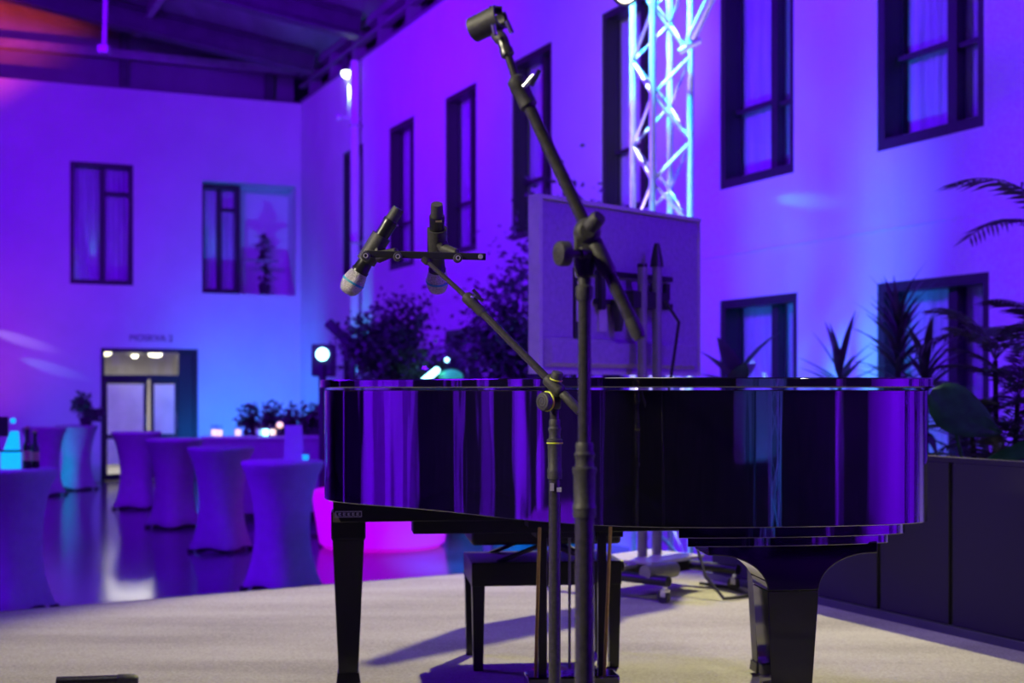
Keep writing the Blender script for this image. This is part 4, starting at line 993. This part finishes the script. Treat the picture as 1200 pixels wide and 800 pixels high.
lp_ = at(1104, 468, 5.95) - bp_
o.matrix_local = Matrix.Translation(lp_) @ Matrix((xx, yx, zx)).transposed().to_4x4()
o2 = o.copy(); COL.objects.link(o2); o2.matrix_local = Matrix.Translation((.10, .05, 1.40)) @ Matrix.Rotation(R(-60), 4, 'Z') @ Matrix.Rotation(R(20), 4, 'X') @ Matrix.Scale(.8, 4)

# ------------------------------------------------------------ lamps and globe behind the piano
st = empty('stage_light', on(378, 16.0, 0), 0, 'small cyan white light head on a dark pole left of the piano', 'lamp')
b = MB(); b.cyl((0, 0, .02), (0, 0, 2.0), .045, n=12); b.build('pole', M['steel'], st)
b = MB(); b.span((-.13, -.02, 1.86), (.13, .25, 2.24)); b.build('lamp_housing', M['steel'], st, bevel=.02)
b = MB(); b.prof((.0, -.02, 2.12), (.0, -.045, 2.12), [(0, .075), (1, .055)], 18); b.build('lens', M['lampcy'], st)
b = MB(); b.prof((0, 0, 0), (0, 0, .03), [(0, .25), (1, .2)], 20); b.build('base_plate', M['steel'], st)
tu = empty('tilted_spotlight', on(412, 15.0, 0), 0, 'long dark tube tilted up on a stand left of the tree', 'spotlight')
q0, q1 = at(384, 377, 15.0)-on(412, 15.0, 0), at(414, 407, 15.0)-on(412, 15.0, 0)
b = MB(); b.prof(q0, q1+(q1-q0)*.15, [(0, .05), (.04, .058), (.5, .055), (.8, .065), (1, .07)], 18); b.build('tube', M['steel'], tu)
b = MB(); b.cyl((q1.x, 0, .02), (q1.x, 0, q1.z), .03, n=10); b.build('pole', M['steel'], tu)
b = MB(); b.box((q1.x, 0, q1.z), (.14, .16, .16)); b.build('joint', M['steel'], tu, bevel=.02)
b = MB(); b.prof((q1.x, 0, 0), (q1.x, 0, .03), [(0, .25), (1, .2)], 20); b.build('base_plate', M['steel'], tu)
b = MB(); b.chain([(q1.x, 0, q1.z-.05), (q1.x+.8, .1, q1.z-.05)], .045, 12); b.build('cross_arm', M['steel'], tu)
gp_ = at(514, 441, 14.75)
gb = empty('glass_globe', (gp_.x, gp_.y, 0), 0, 'clear round glass globe with a bright lamp inside, behind the piano lid', 'lamp')
b = MB(); b.sphere((0, 0, gp_.z), .335, 32, 20); b.build('globe', M['clear'], gb)
b = MB(); b.cyl((0, 0, .56), (0, 0, gp_.z-.33), .04, n=12); b.build('pedestal', M['steel'], gb)
b = MB(); b.prof((0, 0, .56), (0, 0, .59), [(0, .14), (1, .12)], 20); b.build('base_plate', M['steel'], gb)
b = MB(); b.chain([(-.16, -.05, gp_.z-.05), (-.02, -.05, gp_.z+.065)], .035, 12); b.sphere((-.02, -.05, gp_.z+.065), .036); b.build('lamp_tube', M['lampcy'], gb)
b = MB(); b.sphere((.09, 0, gp_.z+.18), .024); b.build('small_bulb', M['lampcy'], gb)
b = MB(); b.sphere((.13, .05, gp_.z+.0), .11, 16, 10, (1.2, .8, .7)); b.build('green_glow', M['lampgn'], gb)

# ------------------------------------------------------------ hall behind the camera (seen only mirrored in the lacquer)
truss((3.1, -2.4, 0), R(10), 3.9, .30, 'second aluminium truss tower behind the viewer, mirrored in the piano')
spot('second_truss_light', (2.7, -1.2, .15), (3.1, -2.4, 2.4), AZURE, 160, 80, .8, .04)
for x, y, r_, lab in ((-9.6, 3.45, .38, 'thick round white column added for piano reflections in the left half of the hall'), (-9.2, 5.6, .13, 'slim round white column added for piano reflections in the left half of the hall'),
                      (-9.0, 2.2, .16, 'slim round white column added for piano reflections left of the viewer'), (4.4, -1.1, .10, 'slim round white column added for piano reflections right of the viewer')):
    e = empty('column', (x, y, 0), 0, lab, 'column')  # unseen columns, added to put pale streaks into the lacquer
    b = MB(); b.cyl((0, 0, 0), (0, 0, 7.0), r_, n=28); b.build('shaft', M['wall'], e, angle=60)
    b = MB(); b.prof((0, 0, 0), (0, 0, .3), [(0, r_*1.3), (.8, r_*1.3), (1, r_*1.02)], 28); b.build('base', M['wall'], e)
fb = empty('fabric_reflector', (-4.3, -.9, 0), R(45), 'white pleated fabric backdrop added behind the viewer on the left to brighten the lacquer', 'reflector')  # unseen cloth, added as a bright surface for the bentside to mirror
curtain_mb(-1.1, 1.1, .05, 3.2, 0, .06, 1).build('cloth', M['curtain'], fb, angle=180)
b = MB(); b.cyl((-1.2, 0, 3.22), (1.2, 0, 3.22), .025); b.build('top_rail', M['steel'], fb)
for x in (-1.2, 1.2):
    b = MB(); b.cyl((x, 0, 0), (x, 0, 3.25), .025); b.build('post', M['steel'], fb)
ps = empty('projection_screen', (2.3, -2.0, 0), R(-20), 'grey screen on a dark stand behind the viewer on the right', 'screen')
b = MB(); b.span((-.5, 0, 1.25), (.5, .04, 2.5)); b.build('panel', M['tvrim'], ps)
b = MB(); b.span((-.04, .04, 0), (.04, .1, 1.8)); b.span((-.3, -.2, 0), (.3, .3, .03)); b.build('stand', M['steel'], ps)
